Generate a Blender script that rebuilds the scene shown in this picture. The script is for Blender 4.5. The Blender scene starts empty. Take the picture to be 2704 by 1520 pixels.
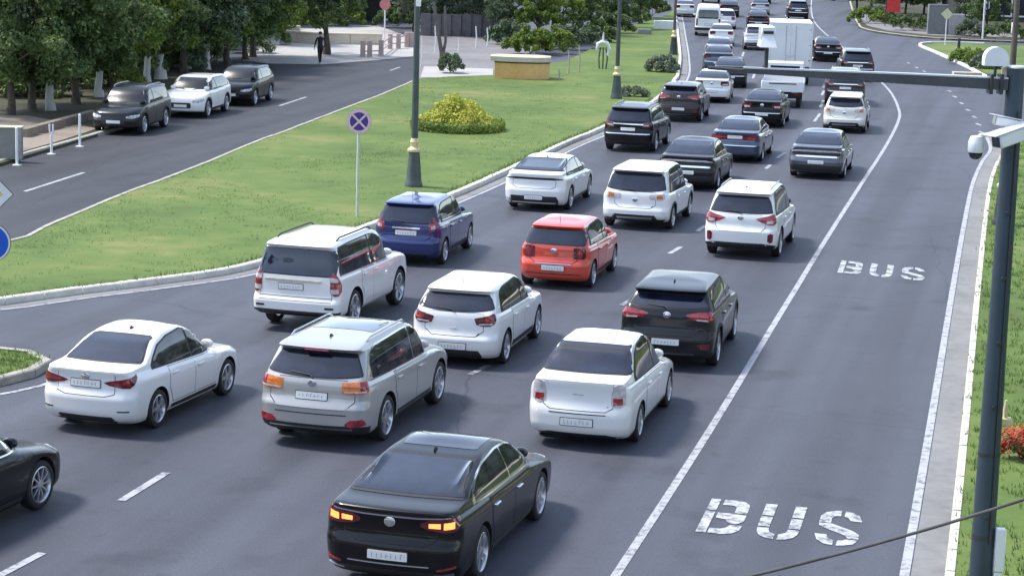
import bpy, bmesh, math, random
import numpy as np
from mathutils import Vector, Matrix, Euler
from mathutils.bvhtree import BVHTree

S = bpy.context.scene
COL = S.collection
PI = math.pi
R = math.radians

# ------------------------------------------------------------------ camera
CH, CTH, CF, CR = 8.427, 0.17541, 5591.0, 0.02921     # height, pitch, focal (px of 2704), roll
cd = bpy.data.cameras.new('camera')
cam = bpy.data.objects.new('camera', cd)
COL.objects.link(cam)
S.camera = cam
cd.sensor_fit = 'HORIZONTAL'
cd.sensor_width = 36.0
cd.lens = CF / 2704 * 36.0
cd.clip_start = 0.3
cd.clip_end = 2500
cam.matrix_world = Matrix.Translation((0, 0, CH)) @ Matrix.Rotation(PI / 2 - CTH, 4, 'X') @ Matrix.Rotation(CR, 4, 'Z')

# ------------------------------------------------------------------ sky, sun, exposure
SUN_EL, SUN_AZ = 57.0, 288.0            # azimuth clockwise from +Y (the way the camera looks)
w = bpy.data.worlds.new('World')
S.world = w
w.use_nodes = True
nt = w.node_tree
nt.nodes.clear()
sky = nt.nodes.new('ShaderNodeTexSky')
sky.sky_type = 'NISHITA'
sky.sun_disc = False
sky.sun_elevation = R(SUN_EL)
sky.sun_rotation = R(SUN_AZ)
sky.air_density = 1.0
sky.dust_density = 0.4
bg = nt.nodes.new('ShaderNodeBackground')
bg.inputs['Strength'].default_value = 0.15
wo = nt.nodes.new('ShaderNodeOutputWorld')
hs = nt.nodes.new('ShaderNodeHueSaturation')
hs.inputs['Saturation'].default_value = 0.72
nt.links.new(sky.outputs[0], hs.inputs['Color'])
nt.links.new(hs.outputs[0], bg.inputs[0])
nt.links.new(bg.outputs[0], wo.inputs[0])
sl = bpy.data.lights.new('sun', 'SUN')
sl.energy = 2.3
sl.angle = R(11.0)
sl.color = (1.0, 0.945, 0.86)
sun = bpy.data.objects.new('sun', sl)
COL.objects.link(sun)
e_, a_ = R(SUN_EL), R(SUN_AZ)
sdir = Vector((math.sin(a_) * math.cos(e_), math.cos(a_) * math.cos(e_), math.sin(e_)))
sun.rotation_euler = sdir.to_track_quat('Z', 'Y').to_euler()
S.view_settings.view_transform = 'Standard'
S.view_settings.look = 'None'
S.view_settings.exposure = 1.25
S.view_settings.gamma = 1
S.view_settings.use_curve_mapping = False
S.render.engine = 'CYCLES'
S.cycles.max_bounces = 6
S.cycles.transparent_max_bounces = 8
S.cycles.use_denoising = True


def G(px, py, z=0.0):
    """point of the place seen at a spot of the photograph, at height z"""
    a = px - 1352
    b = py - 760
    u = a * math.cos(CR) + b * math.sin(CR)
    v = -a * math.sin(CR) + b * math.cos(CR)
    d = Vector((u / CF, math.cos(CTH) - (v / CF) * math.sin(CTH), -math.sin(CTH) - (v / CF) * math.cos(CTH)))
    t = (z - CH) / d.z
    return Vector((d.x * t, d.y * t, z))


def GY(px, py, Y):
    """point seen at a spot of the photograph at distance Y ahead"""
    a = px - 1352
    b = py - 760
    u = a * math.cos(CR) + b * math.sin(CR)
    v = -a * math.sin(CR) + b * math.cos(CR)
    d = Vector((u / CF, math.cos(CTH) - (v / CF) * math.sin(CTH), -math.sin(CTH) - (v / CF) * math.cos(CTH)))
    t = Y / d.y
    return Vector((d.x * t, Y, CH + d.z * t))


# ------------------------------------------------------------------ materials
MATS = {}


def nn(nt, t, **k):
    n = nt.nodes.new(t)
    for a, b in k.items():
        setattr(n, a, b)
    return n


def mat(name, col, rough=0.6, metal=0.0, coat=0.0, spec=0.5, emit=None, es=0.0, var=0.0, vscale=3.0, bump=0.0, bscale=40.0, col2=None):
    if name in MATS:
        return MATS[name]
    m = bpy.data.materials.new(name)
    m.use_nodes = True
    nt = m.node_tree
    b = nt.nodes['Principled BSDF']
    b.inputs['Base Color'].default_value = (*col, 1)
    b.inputs['Roughness'].default_value = rough
    b.inputs['Metallic'].default_value = metal
    b.inputs['Specular IOR Level'].default_value = spec
    b.inputs['Coat Weight'].default_value = coat
    b.inputs['Coat Roughness'].default_value = 0.04
    if emit:
        b.inputs['Emission Color'].default_value = (*emit, 1)
        b.inputs['Emission Strength'].default_value = es
    if var > 0 or col2:
        tc = nn(nt, 'ShaderNodeTexCoord')
        no = nn(nt, 'ShaderNodeTexNoise')
        no.inputs['Scale'].default_value = vscale
        no.inputs['Detail'].default_value = 6
        no.inputs['Roughness'].default_value = 0.65
        nt.links.new(tc.outputs['Object'], no.inputs['Vector'])
        rp = nn(nt, 'ShaderNodeValToRGB')
        rp.color_ramp.elements[0].position = 0.35
        rp.color_ramp.elements[1].position = 0.65
        c2 = col2 or tuple(c * (1 - var) for c in col)
        rp.color_ramp.elements[0].color = (*c2, 1)
        rp.color_ramp.elements[1].color = (*col, 1)
        nt.links.new(no.outputs['Fac'], rp.inputs['Fac'])
        nt.links.new(rp.outputs['Color'], b.inputs['Base Color'])
    if bump > 0:
        tc = nn(nt, 'ShaderNodeTexCoord')
        n2 = nn(nt, 'ShaderNodeTexNoise')
        n2.inputs['Scale'].default_value = bscale
        n2.inputs['Detail'].default_value = 5
        nt.links.new(tc.outputs['Object'], n2.inputs['Vector'])
        bp = nn(nt, 'ShaderNodeBump')
        bp.inputs['Strength'].default_value = bump
        bp.inputs['Distance'].default_value = 0.02
        nt.links.new(n2.outputs['Fac'], bp.inputs['Height'])
        nt.links.new(bp.outputs['Normal'], b.inputs['Normal'])
    MATS[name] = m
    return m


def paint(name, col, metal=0.0, rough=0.32, coat=1.0, dust=0.14, spec=0.5):
    """car paint with a thin uneven film of road dust low down and on top"""
    if name in MATS:
        return MATS[name]
    m = bpy.data.materials.new(name)
    m.use_nodes = True
    nt = m.node_tree
    b = nt.nodes['Principled BSDF']
    b.inputs['Metallic'].default_value = metal
    b.inputs['Coat Weight'].default_value = coat
    b.inputs['Specular IOR Level'].default_value = spec
    b.inputs['Coat Roughness'].default_value = 0.05
    tc = nn(nt, 'ShaderNodeTexCoord')
    no = nn(nt, 'ShaderNodeTexNoise')
    no.inputs['Scale'].default_value = 1.7
    no.inputs['Detail'].default_value = 7
    nt.links.new(tc.outputs['Object'], no.inputs['Vector'])
    sx = nn(nt, 'ShaderNodeSeparateXYZ')
    nt.links.new(tc.outputs['Object'], sx.inputs[0])
    mr = nn(nt, 'ShaderNodeMapRange')
    mr.inputs['From Min'].default_value = 0.75
    mr.inputs['From Max'].default_value = 0.2
    mr.inputs['To Min'].default_value = 0.25
    mr.inputs['To Max'].default_value = 1.3
    nt.links.new(sx.outputs['Z'], mr.inputs['Value'])
    mu = nn(nt, 'ShaderNodeMath', operation='MULTIPLY')
    nt.links.new(mr.outputs[0], mu.inputs[0])
    nt.links.new(no.outputs['Fac'], mu.inputs[1])
    m3 = nn(nt, 'ShaderNodeMath', operation='MULTIPLY')
    m3.inputs[1].default_value = dust * 2
    nt.links.new(mu.outputs[0], m3.inputs[0])
    mx = nn(nt, 'ShaderNodeMix', data_type='RGBA')
    mx.inputs['A'].default_value = (*col, 1)
    mx.inputs['B'].default_value = (0.30, 0.27, 0.23, 1)
    nt.links.new(m3.outputs[0], mx.inputs['Factor'])
    nt.links.new(mx.outputs['Result'], b.inputs['Base Color'])
    ra = nn(nt, 'ShaderNodeMath', operation='ADD')
    ra.inputs[1].default_value = rough
    nt.links.new(m3.outputs[0], ra.inputs[0])
    nt.links.new(ra.outputs[0], b.inputs['Roughness'])
    MATS[name] = m
    return m


def glass_mat(name, c0=(0.004, 0.006, 0.014), c1=(0.014, 0.019, 0.040), coat=0.4):
    if name in MATS:
        return MATS[name]
    m = mat(name, c1, rough=0.05, spec=.6 + .3 * coat, coat=coat, col2=c0, vscale=2.6)
    m.node_tree.nodes['Principled BSDF'].inputs['IOR'].default_value = 1.5
    return m


white = paint('white_paint', (0.80, 0.80, 0.79))
pearl = paint('pearl_paint', (0.42, 0.415, 0.405), metal=0.35, rough=0.3)
black = paint('black_paint', (0.004, 0.004, 0.005), rough=0.25, coat=.3, dust=0.003, spec=.25)
darkgrey = paint('dark_grey_paint', (0.010, 0.011, 0.014), metal=0.1, rough=0.28, coat=.4, dust=0.008, spec=.3)
red = paint('red_paint', (0.64, 0.05, 0.018), rough=0.3, dust=0.06)
blue = paint('blue_paint', (0.012, 0.028, 0.15), metal=0.3, rough=0.25, dust=0.04)
silver = paint('silver_paint', (0.42, 0.43, 0.46), metal=0.75, rough=0.32)
steel = paint('steel_blue_paint', (0.065, 0.085, 0.14), metal=0.4, rough=0.3, dust=.03)
brown = paint('brown_paint', (0.035, 0.027, 0.026), metal=0.2, rough=0.3, coat=.5, dust=.015, spec=.3)
gunmetal = paint('gunmetal_paint', (0.10, 0.11, 0.14), metal=0.6, rough=0.3, dust=.03)
cream = paint('cream_paint', (0.74, 0.72, 0.66))
trim = mat('black_trim', (0.02, 0.02, 0.022), 0.55)
seam = mat('seam_gap', (0.008, 0.008, 0.009), 0.8)
under = mat('underbody', (0.012, 0.012, 0.013), 0.9)
glass = glass_mat('car_glass')
sglass = glass_mat('side_glass', (0.01, 0.01, 0.012), (0.075, 0.075, 0.078), .25)
dusty = mat('dusty_glass', (0.02, 0.022, 0.026), 0.28, spec=.5, var=.4)
rubber = mat('tyre_rubber', (0.018, 0.018, 0.019), 0.8, bump=0.3)
alloy = mat('alloy_rim', (0.62, 0.63, 0.66), 0.3, metal=0.9, var=0.15)
drim = mat('dark_rim', (0.06, 0.06, 0.065), 0.4, metal=0.6)
chrome = mat('chrome', (0.75, 0.75, 0.77), 0.15, metal=1.0)
lred = mat('tail_lens', (0.17, 0.008, 0.016), 0.12, coat=1.0, col2=(0.06, 0.004, 0.008), vscale=14)
lredl = mat('tail_lens_bright', (0.44, 0.022, 0.035), 0.15, coat=1.0, col2=(0.14, 0.008, 0.016), vscale=12)
lamb = mat('amber_lens', (0.75, 0.22, 0.03), 0.15, coat=1.0, col2=(0.5, 0.10, 0.02), vscale=16)
lglow = mat('lit_brake_lens', (0.8, 0.12, 0.02), 0.3, emit=(1.0, 0.24, 0.06), es=1.3)
lclear = mat('clear_lens', (0.66, 0.62, 0.62), 0.15, coat=1.0, col2=(0.40, 0.36, 0.37), vscale=18)
lhead = mat('headlamp_lens', (0.62, 0.64, 0.68), 0.12, coat=1.0, col2=(0.2, 0.21, 0.23), vscale=12)
platem = mat('plate_white', (0.78, 0.78, 0.76), 0.45)
platemark = mat('plate_mark', (0.30, 0.30, 0.31), 0.5)


# ------------------------------------------------------------------ object helpers
def link(o, parent=None):
    COL.objects.link(o)
    if parent is not None:
        o.parent = parent
    return o


def clean(n):
    return n


def meshobj(name, verts, faces, m, parent=None, smooth=False, loc=None):
    me = bpy.data.meshes.new(name)
    me.from_pydata([tuple(v) for v in verts], [], faces)
    if m is not None:
        for mm in (m if isinstance(m, (list, tuple)) else [m]):
            me.materials.append(mm)
    if smooth:
        me.polygons.foreach_set('use_smooth', [True] * len(me.polygons))
        me.set_sharp_from_angle(angle=R(38))
    me.update()
    o = bpy.data.objects.new(name, me)
    link(o, parent)
    if loc is not None:
        o.location = loc
    return o


def empty(name, loc=(0, 0, 0), rz=0.0):
    o = bpy.data.objects.new(name, None)
    o.empty_display_size = 0.3
    COL.objects.link(o)
    o.location = loc
    o.rotation_euler = (0, 0, rz)
    return o


def tag(o, label=None, cat=None, group=None, kind=None):
    if label:
        o['label'] = label
    if cat:
        o['category'] = cat
    if group:
        o['group'] = group
    if kind:
        o['kind'] = kind
    return o


class MB:
    """collects simple shapes into one mesh"""

    def __init__(s):
        s.v = []
        s.f = []
        s.mi = []

    def add(s, vs, fs, mi=0):
        o = len(s.v)
        s.v += [tuple(p) for p in vs]
        s.f += [tuple(i + o for i in f) for f in fs]
        s.mi += [mi] * len(fs)

    def box(s, x0, x1, y0, y1, z0, z1, b=0.0, mi=0, M=None):
        if b <= 0:
            vs = [(x, y, z) for z in (z0, z1) for y in (y0, y1) for x in (x0, x1)]
            fs = [(0, 2, 3, 1), (4, 5, 7, 6), (0, 1, 5, 4), (2, 6, 7, 3), (0, 4, 6, 2), (1, 3, 7, 5)]
        else:
            rings = []
            for z, i in ((z0, b), (z0 + b, 0), (z1 - b, 0), (z1, b)):
                rings.append([(x0 + i, y0 + i + (b if i == 0 else 0), z), (x0 + i + (b if i == 0 else 0), y0 + i, z),
                              (x1 - i - (b if i == 0 else 0), y0 + i, z), (x1 - i, y0 + i + (b if i == 0 else 0), z),
                              (x1 - i, y1 - i - (b if i == 0 else 0), z), (x1 - i - (b if i == 0 else 0), y1 - i, z),
                              (x0 + i + (b if i == 0 else 0), y1 - i, z), (x0 + i, y1 - i - (b if i == 0 else 0), z)])
            vs = [p for r in rings for p in r]
            fs = []
            for k in range(3):
                for i in range(8):
                    j = (i + 1) % 8
                    fs.append((k * 8 + i, k * 8 + j, k * 8 + 8 + j, k * 8 + 8 + i))
            fs.append(tuple(reversed(range(8))))
            fs.append(tuple(range(24, 32)))
        if M is not None:
            vs = [M @ Vector(p) for p in vs]
        s.add(vs, fs, mi)

    def lathe(s, prof, n=20, c=(0, 0, 0), axis='Z', mi=0, M=None, a0=0, cap=True):
        vs = []
        for r, h in prof:
            for i in range(n):
                a = a0 + 2 * PI * i / n
                x, y = r * math.cos(a), r * math.sin(a)
                p = (x, y, h) if axis == 'Z' else ((h, x, y) if axis == 'X' else (x, h, y))
                vs.append(Vector(p) + Vector(c))
        fs = []
        for k in range(len(prof) - 1):
            for i in range(n):
                j = (i + 1) % n
                fs.append((k * n + i, k * n + j, k * n + n + j, k * n + n + i))
        if cap:
            fs.append(tuple(reversed(range(n))))
            fs.append(tuple(range((len(prof) - 1) * n, len(prof) * n)))
        if M is not None:
            vs = [M @ p for p in vs]
        s.add(vs, fs, mi)

    def tube(s, pts, r, n=8, mi=0, r2=None, cap=True):
        pts = [Vector(p) for p in pts]
        vs = []
        up = Vector((0.13, 0.21, 0.97))
        for k, p in enumerate(pts):
            t = (pts[min(k + 1, len(pts) - 1)] - pts[max(k - 1, 0)]).normalized()
            a = t.cross(up)
            if a.length < 1e-3:
                a = t.cross(Vector((1, 0, 0)))
            a.normalize()
            b = t.cross(a)
            rr = r if r2 is None else r + (r2 - r) * k / (len(pts) - 1)
            for i in range(n):
                an = 2 * PI * i / n
                vs.append(p + a * rr * math.cos(an) + b * rr * math.sin(an))
        fs = []
        for k in range(len(pts) - 1):
            for i in range(n):
                j = (i + 1) % n
                fs.append((k * n + i, k * n + n + i, k * n + n + j, k * n + j))
        if cap:
            fs.append(tuple(range(n)))
            fs.append(tuple(reversed(range((len(pts) - 1) * n, len(pts) * n))))
        s.add(vs, fs, mi)

    def build(s, name, m, parent=None, smooth=True, loc=None):
        o = meshobj(name, s.v, s.f, m, parent, smooth, loc)
        if any(s.mi):
            o.data.polygons.foreach_set('material_index', s.mi)
        return o


# ------------------------------------------------------------------ ground, roads, lawns
def ground_mat(name, cols, scale, rough=.9, bump=.4, bscale=8, fine=60, w=(.5, .35, .15)):
    """three-octave mix of earthy colours"""
    m = bpy.data.materials.new(name)
    m.use_nodes = True
    nt = m.node_tree
    b = nt.nodes['Principled BSDF']
    b.inputs['Roughness'].default_value = rough
    b.inputs['Specular IOR Level'].default_value = .3
    tc = nn(nt, 'ShaderNodeTexCoord')
    acc = None
    for sc, wt in ((scale, w[0]), (scale * 7, w[1]), (fine, w[2])):
        no = nn(nt, 'ShaderNodeTexNoise')
        no.inputs['Scale'].default_value = sc
        no.inputs['Detail'].default_value = 6
        no.inputs['Roughness'].default_value = .6
        nt.links.new(tc.outputs['Object'], no.inputs['Vector'])
        mu = nn(nt, 'ShaderNodeMath', operation='MULTIPLY')
        mu.inputs[1].default_value = wt
        nt.links.new(no.outputs['Fac'], mu.inputs[0])
        if acc is None:
            acc = mu
        else:
            ad = nn(nt, 'ShaderNodeMath', operation='ADD')
            nt.links.new(acc.outputs[0], ad.inputs[0])
            nt.links.new(mu.outputs[0], ad.inputs[1])
            acc = ad
    rp = nn(nt, 'ShaderNodeValToRGB')
    e = rp.color_ramp.elements
    n = len(cols)
    while len(e) < n:
        e.new(.5)
    for i, c in enumerate(cols):
        e[i].position = .36 + .28 * i / (n - 1)
        e[i].color = (*c, 1)
    nt.links.new(acc.outputs[0], rp.inputs['Fac'])
    nt.links.new(rp.outputs['Color'], b.inputs['Base Color'])
    n2 = nn(nt, 'ShaderNodeTexNoise')
    n2.inputs['Scale'].default_value = bscale
    n2.inputs['Detail'].default_value = 8
    nt.links.new(tc.outputs['Object'], n2.inputs['Vector'])
    bp = nn(nt, 'ShaderNodeBump')
    bp.inputs['Strength'].default_value = bump
    bp.inputs['Distance'].default_value = .03
    nt.links.new(n2.outputs['Fac'], bp.inputs['Height'])
    nt.links.new(bp.outputs['Normal'], b.inputs['Normal'])
    return m, rp, b


def asphalt_mat(name, base, lanes=True):
    m, rp, b = ground_mat(name, [tuple(c * .80 for c in base), base, tuple(c * 1.14 for c in base)], .11, rough=.62, bump=.25, bscale=55, fine=90, w=(.45, .25, .30))
    nt = m.node_tree
    tc = nn(nt, 'ShaderNodeTexCoord')
    # darker rubbed bands and oil drips that run along the lanes, joints and small repairs
    mp = nn(nt, 'ShaderNodeMapping')
    mp.inputs['Rotation'].default_value = (0, 0, R(-13))
    mp.inputs['Scale'].default_value = (.9, .022, 1)
    nt.links.new(tc.outputs['Object'], mp.inputs['Vector'])
    mp.vector_type = 'TEXTURE'
    mp.inputs['Scale'].default_value = (1 / .9, 1 / .022, 1)
    mp.inputs['Rotation'].default_value = (0, 0, R(-14))
    no = nn(nt, 'ShaderNodeTexNoise')
    no.inputs['Scale'].default_value = 1.0
    no.inputs['Detail'].default_value = 3
    nt.links.new(mp.outputs[0], no.inputs['Vector'])
    r2 = nn(nt, 'ShaderNodeMapRange')
    r2.inputs['From Min'].default_value = .38
    r2.inputs['From Max'].default_value = .62
    r2.inputs['To Min'].default_value = .80
    r2.inputs['To Max'].default_value = 1.10
    nt.links.new(no.outputs['Fac'], r2.inputs['Value'])
    vo = nn(nt, 'ShaderNodeTexVoronoi')
    vo.feature = 'DISTANCE_TO_EDGE'
    vo.inputs['Scale'].default_value = .12
    n3 = nn(nt, 'ShaderNodeTexNoise')
    n3.inputs['Scale'].default_value = .6
    n3.inputs['Detail'].default_value = 5
    nt.links.new(tc.outputs['Object'], n3.inputs['Vector'])
    mxv = nn(nt, 'ShaderNodeMix', data_type='VECTOR')
    mxv.inputs['Factor'].default_value = .35
    nt.links.new(tc.outputs['Object'], mxv.inputs[4])
    nt.links.new(n3.outputs['Color'], mxv.inputs[5])
    nt.links.new(mxv.outputs[1], vo.inputs['Vector'])
    cr = nn(nt, 'ShaderNodeMapRange')
    cr.inputs['From Min'].default_value = 0.0
    cr.inputs['From Max'].default_value = .0022
    cr.inputs['To Min'].default_value = .62
    cr.inputs['To Max'].default_value = 1.0
    nt.links.new(vo.outputs['Distance'], cr.inputs['Value'])
    mu = nn(nt, 'ShaderNodeMath', operation='MULTIPLY')
    nt.links.new(r2.outputs[0], mu.inputs[0])
    nt.links.new(cr.outputs[0], mu.inputs[1])
    for sc, lo_, hi_, a_, b_ in ((.55, .30, .42, .72, 1.0), (26, .30, .70, .82, 1.18), (2.6, .62, .74, 1.0, .80)):
        ns = nn(nt, 'ShaderNodeTexNoise')
        ns.inputs['Scale'].default_value = sc
        ns.inputs['Detail'].default_value = 4
        nt.links.new(tc.outputs['Object'], ns.inputs['Vector'])
        ms = nn(nt, 'ShaderNodeMapRange')
        ms.inputs['From Min'].default_value = lo_
        ms.inputs['From Max'].default_value = hi_
        ms.inputs['To Min'].default_value = a_
        ms.inputs['To Max'].default_value = b_
        nt.links.new(ns.outputs['Fac'], ms.inputs['Value'])
        m9 = nn(nt, 'ShaderNodeMath', operation='MULTIPLY')
        nt.links.new(mu.outputs[0], m9.inputs[0])
        nt.links.new(ms.outputs[0], m9.inputs[1])
        mu = m9
    mx = nn(nt, 'ShaderNodeVectorMath', operation='SCALE')
    nt.links.new(rp.outputs['Color'], mx.inputs[0])
    nt.links.new(mu.outputs[0], mx.inputs['Scale'])
    nt.links.new(mx.outputs[0], b.inputs['Base Color'])
    return m


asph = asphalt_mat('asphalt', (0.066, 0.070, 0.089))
asph2 = asphalt_mat('shaded_asphalt', (0.042, 0.042, 0.048))  # tree shade over the side road is put into this darker base
grassm, _, _ = ground_mat('lawn', [(.066, .094, .022), (.082, .132, .028), (.112, .160, .038), (.185, .185, .066)], .16, bump=.5, bscale=9, fine=25, w=(.62, .28, .10))
soilm, _, _ = ground_mat('dark_soil', [(.03, .035, .018), (.055, .05, .032), (.05, .075, .025)], .3)  # dark brownish green soil colours
paving, _, _ = ground_mat('pale_paving', [(.30, .29, .28), (.38, .37, .36), (.44, .43, .41)], .2, bump=.2)
brownpave, _, _ = ground_mat('brown_paving', [(.16, .13, .10), (.23, .19, .15), (.28, .24, .19)], .4, bump=.2)
greypave, _, _ = ground_mat('grey_paving', [(.14, .135, .145), (.19, .185, .19), (.24, .23, .235)], .25, bump=.2)
gutterm, _, _ = ground_mat('gutter_concrete', [(.15, .15, .15), (.20, .20, .20), (.25, .245, .24)], .5, bump=.2)
kerbm = mat('kerb_concrete', (.44, .42, .36), .85, var=.35, vscale=2.5, bump=.3, bscale=30)
kerbp = mat('kerb_whitewashed', (.70, .68, .62), .8, var=.25, vscale=3.0, bump=.3, bscale=30)


def linemat(name, col, wear):
    m = mat(name, col, .6)
    nt = m.node_tree
    b = nt.nodes['Principled BSDF']
    tc = nn(nt, 'ShaderNodeTexCoord')
    no = nn(nt, 'ShaderNodeTexNoise')
    no.inputs['Scale'].default_value = 5
    no.inputs['Detail'].default_value = 9
    no.inputs['Roughness'].default_value = .75
    nt.links.new(tc.outputs['Object'], no.inputs['Vector'])
    rp = nn(nt, 'ShaderNodeValToRGB')
    rp.color_ramp.elements[0].position = .34 + wear * .1
    rp.color_ramp.elements[1].position = .44 + wear * .2
    rp.color_ramp.elements[0].color = (.10, .105, .12, 1)
    rp.color_ramp.elements[1].color = (*col, 1)
    nt.links.new(no.outputs['Fac'], rp.inputs['Fac'])
    nt.links.new(rp.outputs['Color'], b.inputs['Base Color'])
    return m


linep = linemat('road_paint', (.38, .385, .41), .35)
linew = linemat('road_paint_bright', (.46, .47, .50), .55)
linef = linemat('road_paint_faded', (.36, .37, .40), .9)


def sheet(name, pts, z, m, kind='structure', thick=0.0, parent=None):
    n = len(pts)
    vs = [(p[0], p[1], z) for p in pts]
    area = sum(pts[i][0] * pts[(i + 1) % n][1] - pts[(i + 1) % n][0] * pts[i][1] for i in range(n))
    if area < 0:
        vs.reverse()
    fs = [tuple(range(n))]
    if thick:
        vs += [(x, y, z - thick) for x, y, _ in vs]
        for i in range(n):
            j = (i + 1) % n
            fs.append((i, n + i, n + j, j))
    o = meshobj(name, vs, fs, m, parent)
    if kind:
        o['kind'] = kind
    return o


def P(*pts):
    return [tuple(G(x, y)[:2]) for x, y in pts]


def smooth_line(pts, step):
    """Catmull-Rom through the points, resampled evenly"""
    out = []
    n = len(pts)
    for i in range(n - 1):
        p0 = Vector(pts[max(i - 1, 0)])
        p1, p2 = Vector(pts[i]), Vector(pts[i + 1])
        p3 = Vector(pts[min(i + 2, n - 1)])
        L = (p2 - p1).length
        k = max(2, int(L / min(step, .5)))
        for j in range(k):
            t = j / k
            out.append(.5 * ((2 * p1) + (p2 - p0) * t + (2 * p0 - 5 * p1 + 4 * p2 - p3) * t * t + (3 * p1 - p0 - 3 * p2 + p3) * t ** 3))
    out.append(Vector(pts[-1]))
    res = [out[0]]
    acc = 0
    for a, b in zip(out, out[1:]):
        L = (b - a).length
        while acc + L >= step:
            t = (step - acc) / L
            a = a + (b - a) * t
            L = (b - a).length
            res.append(a.copy())
            acc = 0
        acc += L
    res.append(out[-1])
    return res


def strip(name, line, w, z, m, side=0.0, kind='structure', parent=None, wf=None):
    """flat band along a line; side shifts it to the right (+) or left (-)"""
    vs, fs = [], []
    for i, p in enumerate(line):
        t = (line[min(i + 1, len(line) - 1)] - line[max(i - 1, 0)]).normalized()
        nrm = Vector((t.y, -t.x))
        ww = w if wf is None else wf(i / max(1, len(line) - 1))
        a = p + nrm * (side - ww / 2)
        b = p + nrm * (side + ww / 2)
        vs += [(a.x, a.y, z), (b.x, b.y, z)]
    for i in range(len(line) - 1):
        fs.append((2 * i, 2 * i + 1, 2 * i + 3, 2 * i + 2))
    o = meshobj(name, vs, fs, m, parent)
    if kind:
        o['kind'] = kind
    return o


rngk = random.Random(4)


def kerb(name, line_pts, stone, w, h, m, side, root=None, gap=.012):
    line = smooth_line(line_pts, stone)
    line = [p for i, p in enumerate(line) if i == 0 or (p - line[i - 1]).length > stone * .4]
    if root is None:
        root = empty(name)
        tag(root, kind='structure')
    for a, b in zip(line, line[1:]):
        d = b - a
        L = d.length
        t = d / L
        nrm = Vector((t.y, -t.x)) * side
        M = Matrix(((t.x, nrm.x, 0, a.x), (t.y, nrm.y, 0, a.y), (0, 0, 1, 0), (0, 0, 0, 1)))
        mb = MB()
        j = rngk.uniform(-.006, .006)
        x0, x1, y0, y1, b_ = gap, L - gap, 0, w, .022
        vs = [(x0, y0, -.05), (x1, y0, -.05), (x1, y0, h - b_ + j), (x0, y0, h - b_ + j), (x0 + .008, y0 + b_, h + j), (x1 - .008, y0 + b_, h + j), (x1 - .008, y1, h + j), (x0 + .008, y1, h + j), (x0, y1, -.05), (x1, y1, -.05)]
        mb.add([M @ Vector(v) for v in vs], [(0, 1, 2, 3), (3, 2, 5, 4), (4, 5, 6, 7), (7, 6, 9, 8), (0, 3, 4, 7, 8), (1, 9, 6, 5, 2)])
        bm_ = mb.build('kerb_stone', m, root, smooth=False)
        me = bm_.data
        # outward normals whichever side the stone lies on
        if side < 0:
            me.flip_normals()
    return root


# the ground reaches the horizon
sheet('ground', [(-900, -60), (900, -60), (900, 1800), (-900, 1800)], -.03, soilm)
sheet('road', [(-60, -40), (60, -40), (70, 110), (90, 200), (100, 420), (20, 420), (-60, 300)], 0.0, asph)

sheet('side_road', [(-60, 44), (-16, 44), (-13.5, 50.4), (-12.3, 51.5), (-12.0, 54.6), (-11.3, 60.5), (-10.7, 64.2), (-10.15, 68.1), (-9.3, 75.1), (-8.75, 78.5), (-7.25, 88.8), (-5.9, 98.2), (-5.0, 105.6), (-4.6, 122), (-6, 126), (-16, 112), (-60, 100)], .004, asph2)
med_front = [(-17, 41.2), (-13.4, 41.9), (-10.9, 43.5), (-9.55, 45.0), (-7.8, 46.8), (-6.1, 49.1), (-3.9, 55.5), (-1.9, 62.3), (-.35, 68.4), (1.9, 78), (3.45, 84), (6.4, 97.5), (8.55, 112.8), (9.8, 128), (11.2, 148.8), (12.8, 173), (14.2, 195)]
med_back = [(-17, 50.2), (-14, 50.2), (-12.6, 50.9), (-12.05, 54.6), (-11.35, 60.5), (-10.75, 64.2), (-10.2, 68.1), (-9.35, 75.1), (-8.8, 78.5), (-7.3, 88.8), (-5.95, 98.2), (-5.1, 105.6)]
lawn_line = [tuple(p) for p in smooth_line(med_front, 1.2)]
back_line = [tuple(p) for p in smooth_line(med_back, 1.2)]
far_edge = P((1200, 208), (1300, 205), (1500, 165), (1590, 120), (1640, 82), (1700, 60), (1760, 45))


def inset(line, d):
    L = [Vector(p) for p in line]
    out = []
    for i, p in enumerate(L):
        t = (L[min(i + 1, len(L) - 1)] - L[max(i - 1, 0)]).normalized()
        out.append((p.x - t.y * d, p.y + t.x * d))
    return out


lawn_line = inset(lawn_line, .11)
back_line = inset(back_line, -.09)
lawn = sheet('lawn', lawn_line + far_edge[::-1] + back_line[::-1], .13, grassm, thick=.18)
kerb('kerb', [p for p in med_front if p[1] < 114], 1.0, .17, .15, kerbp, -1)
kerb('kerb', [p for p in med_front if p[1] > 112], 2.5, .17, .15, kerbp, -1)
kerb('kerb', [(-17, 50.0), (-12.75, 50.6)] + med_back[3:], 1.5, .14, .15, kerbm, 1)
fl = [Vector(p) for p in smooth_line(med_front, .8)]
strip('gutter', fl, .34, .004, gutterm, .19)
strip('edge_line', fl, .11, .008, linep, .46)

# small island at the left edge
isl = [(-16, 38.9), (-10.5, 38.9), (-9.1, 38.75), (-8.45, 38.1), (-8.35, 37.4), (-8.75, 36.4), (-9.6, 35.4), (-11, 34.3), (-16, 31.5)]
isl_line = inset(smooth_line(isl, .8), -.10)
sheet('lawn', isl_line, .13, grassm, thick=.18)
kerb('kerb', isl, .9, .17, .15, kerbm, 1)
il = [Vector(p) for p in smooth_line(isl, .5)]
strip('gutter', il, .36, .004, asph, -.2)
strip('edge_line', il[int(len(il) * .45):], .12, .008, linew, -.50)

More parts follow.
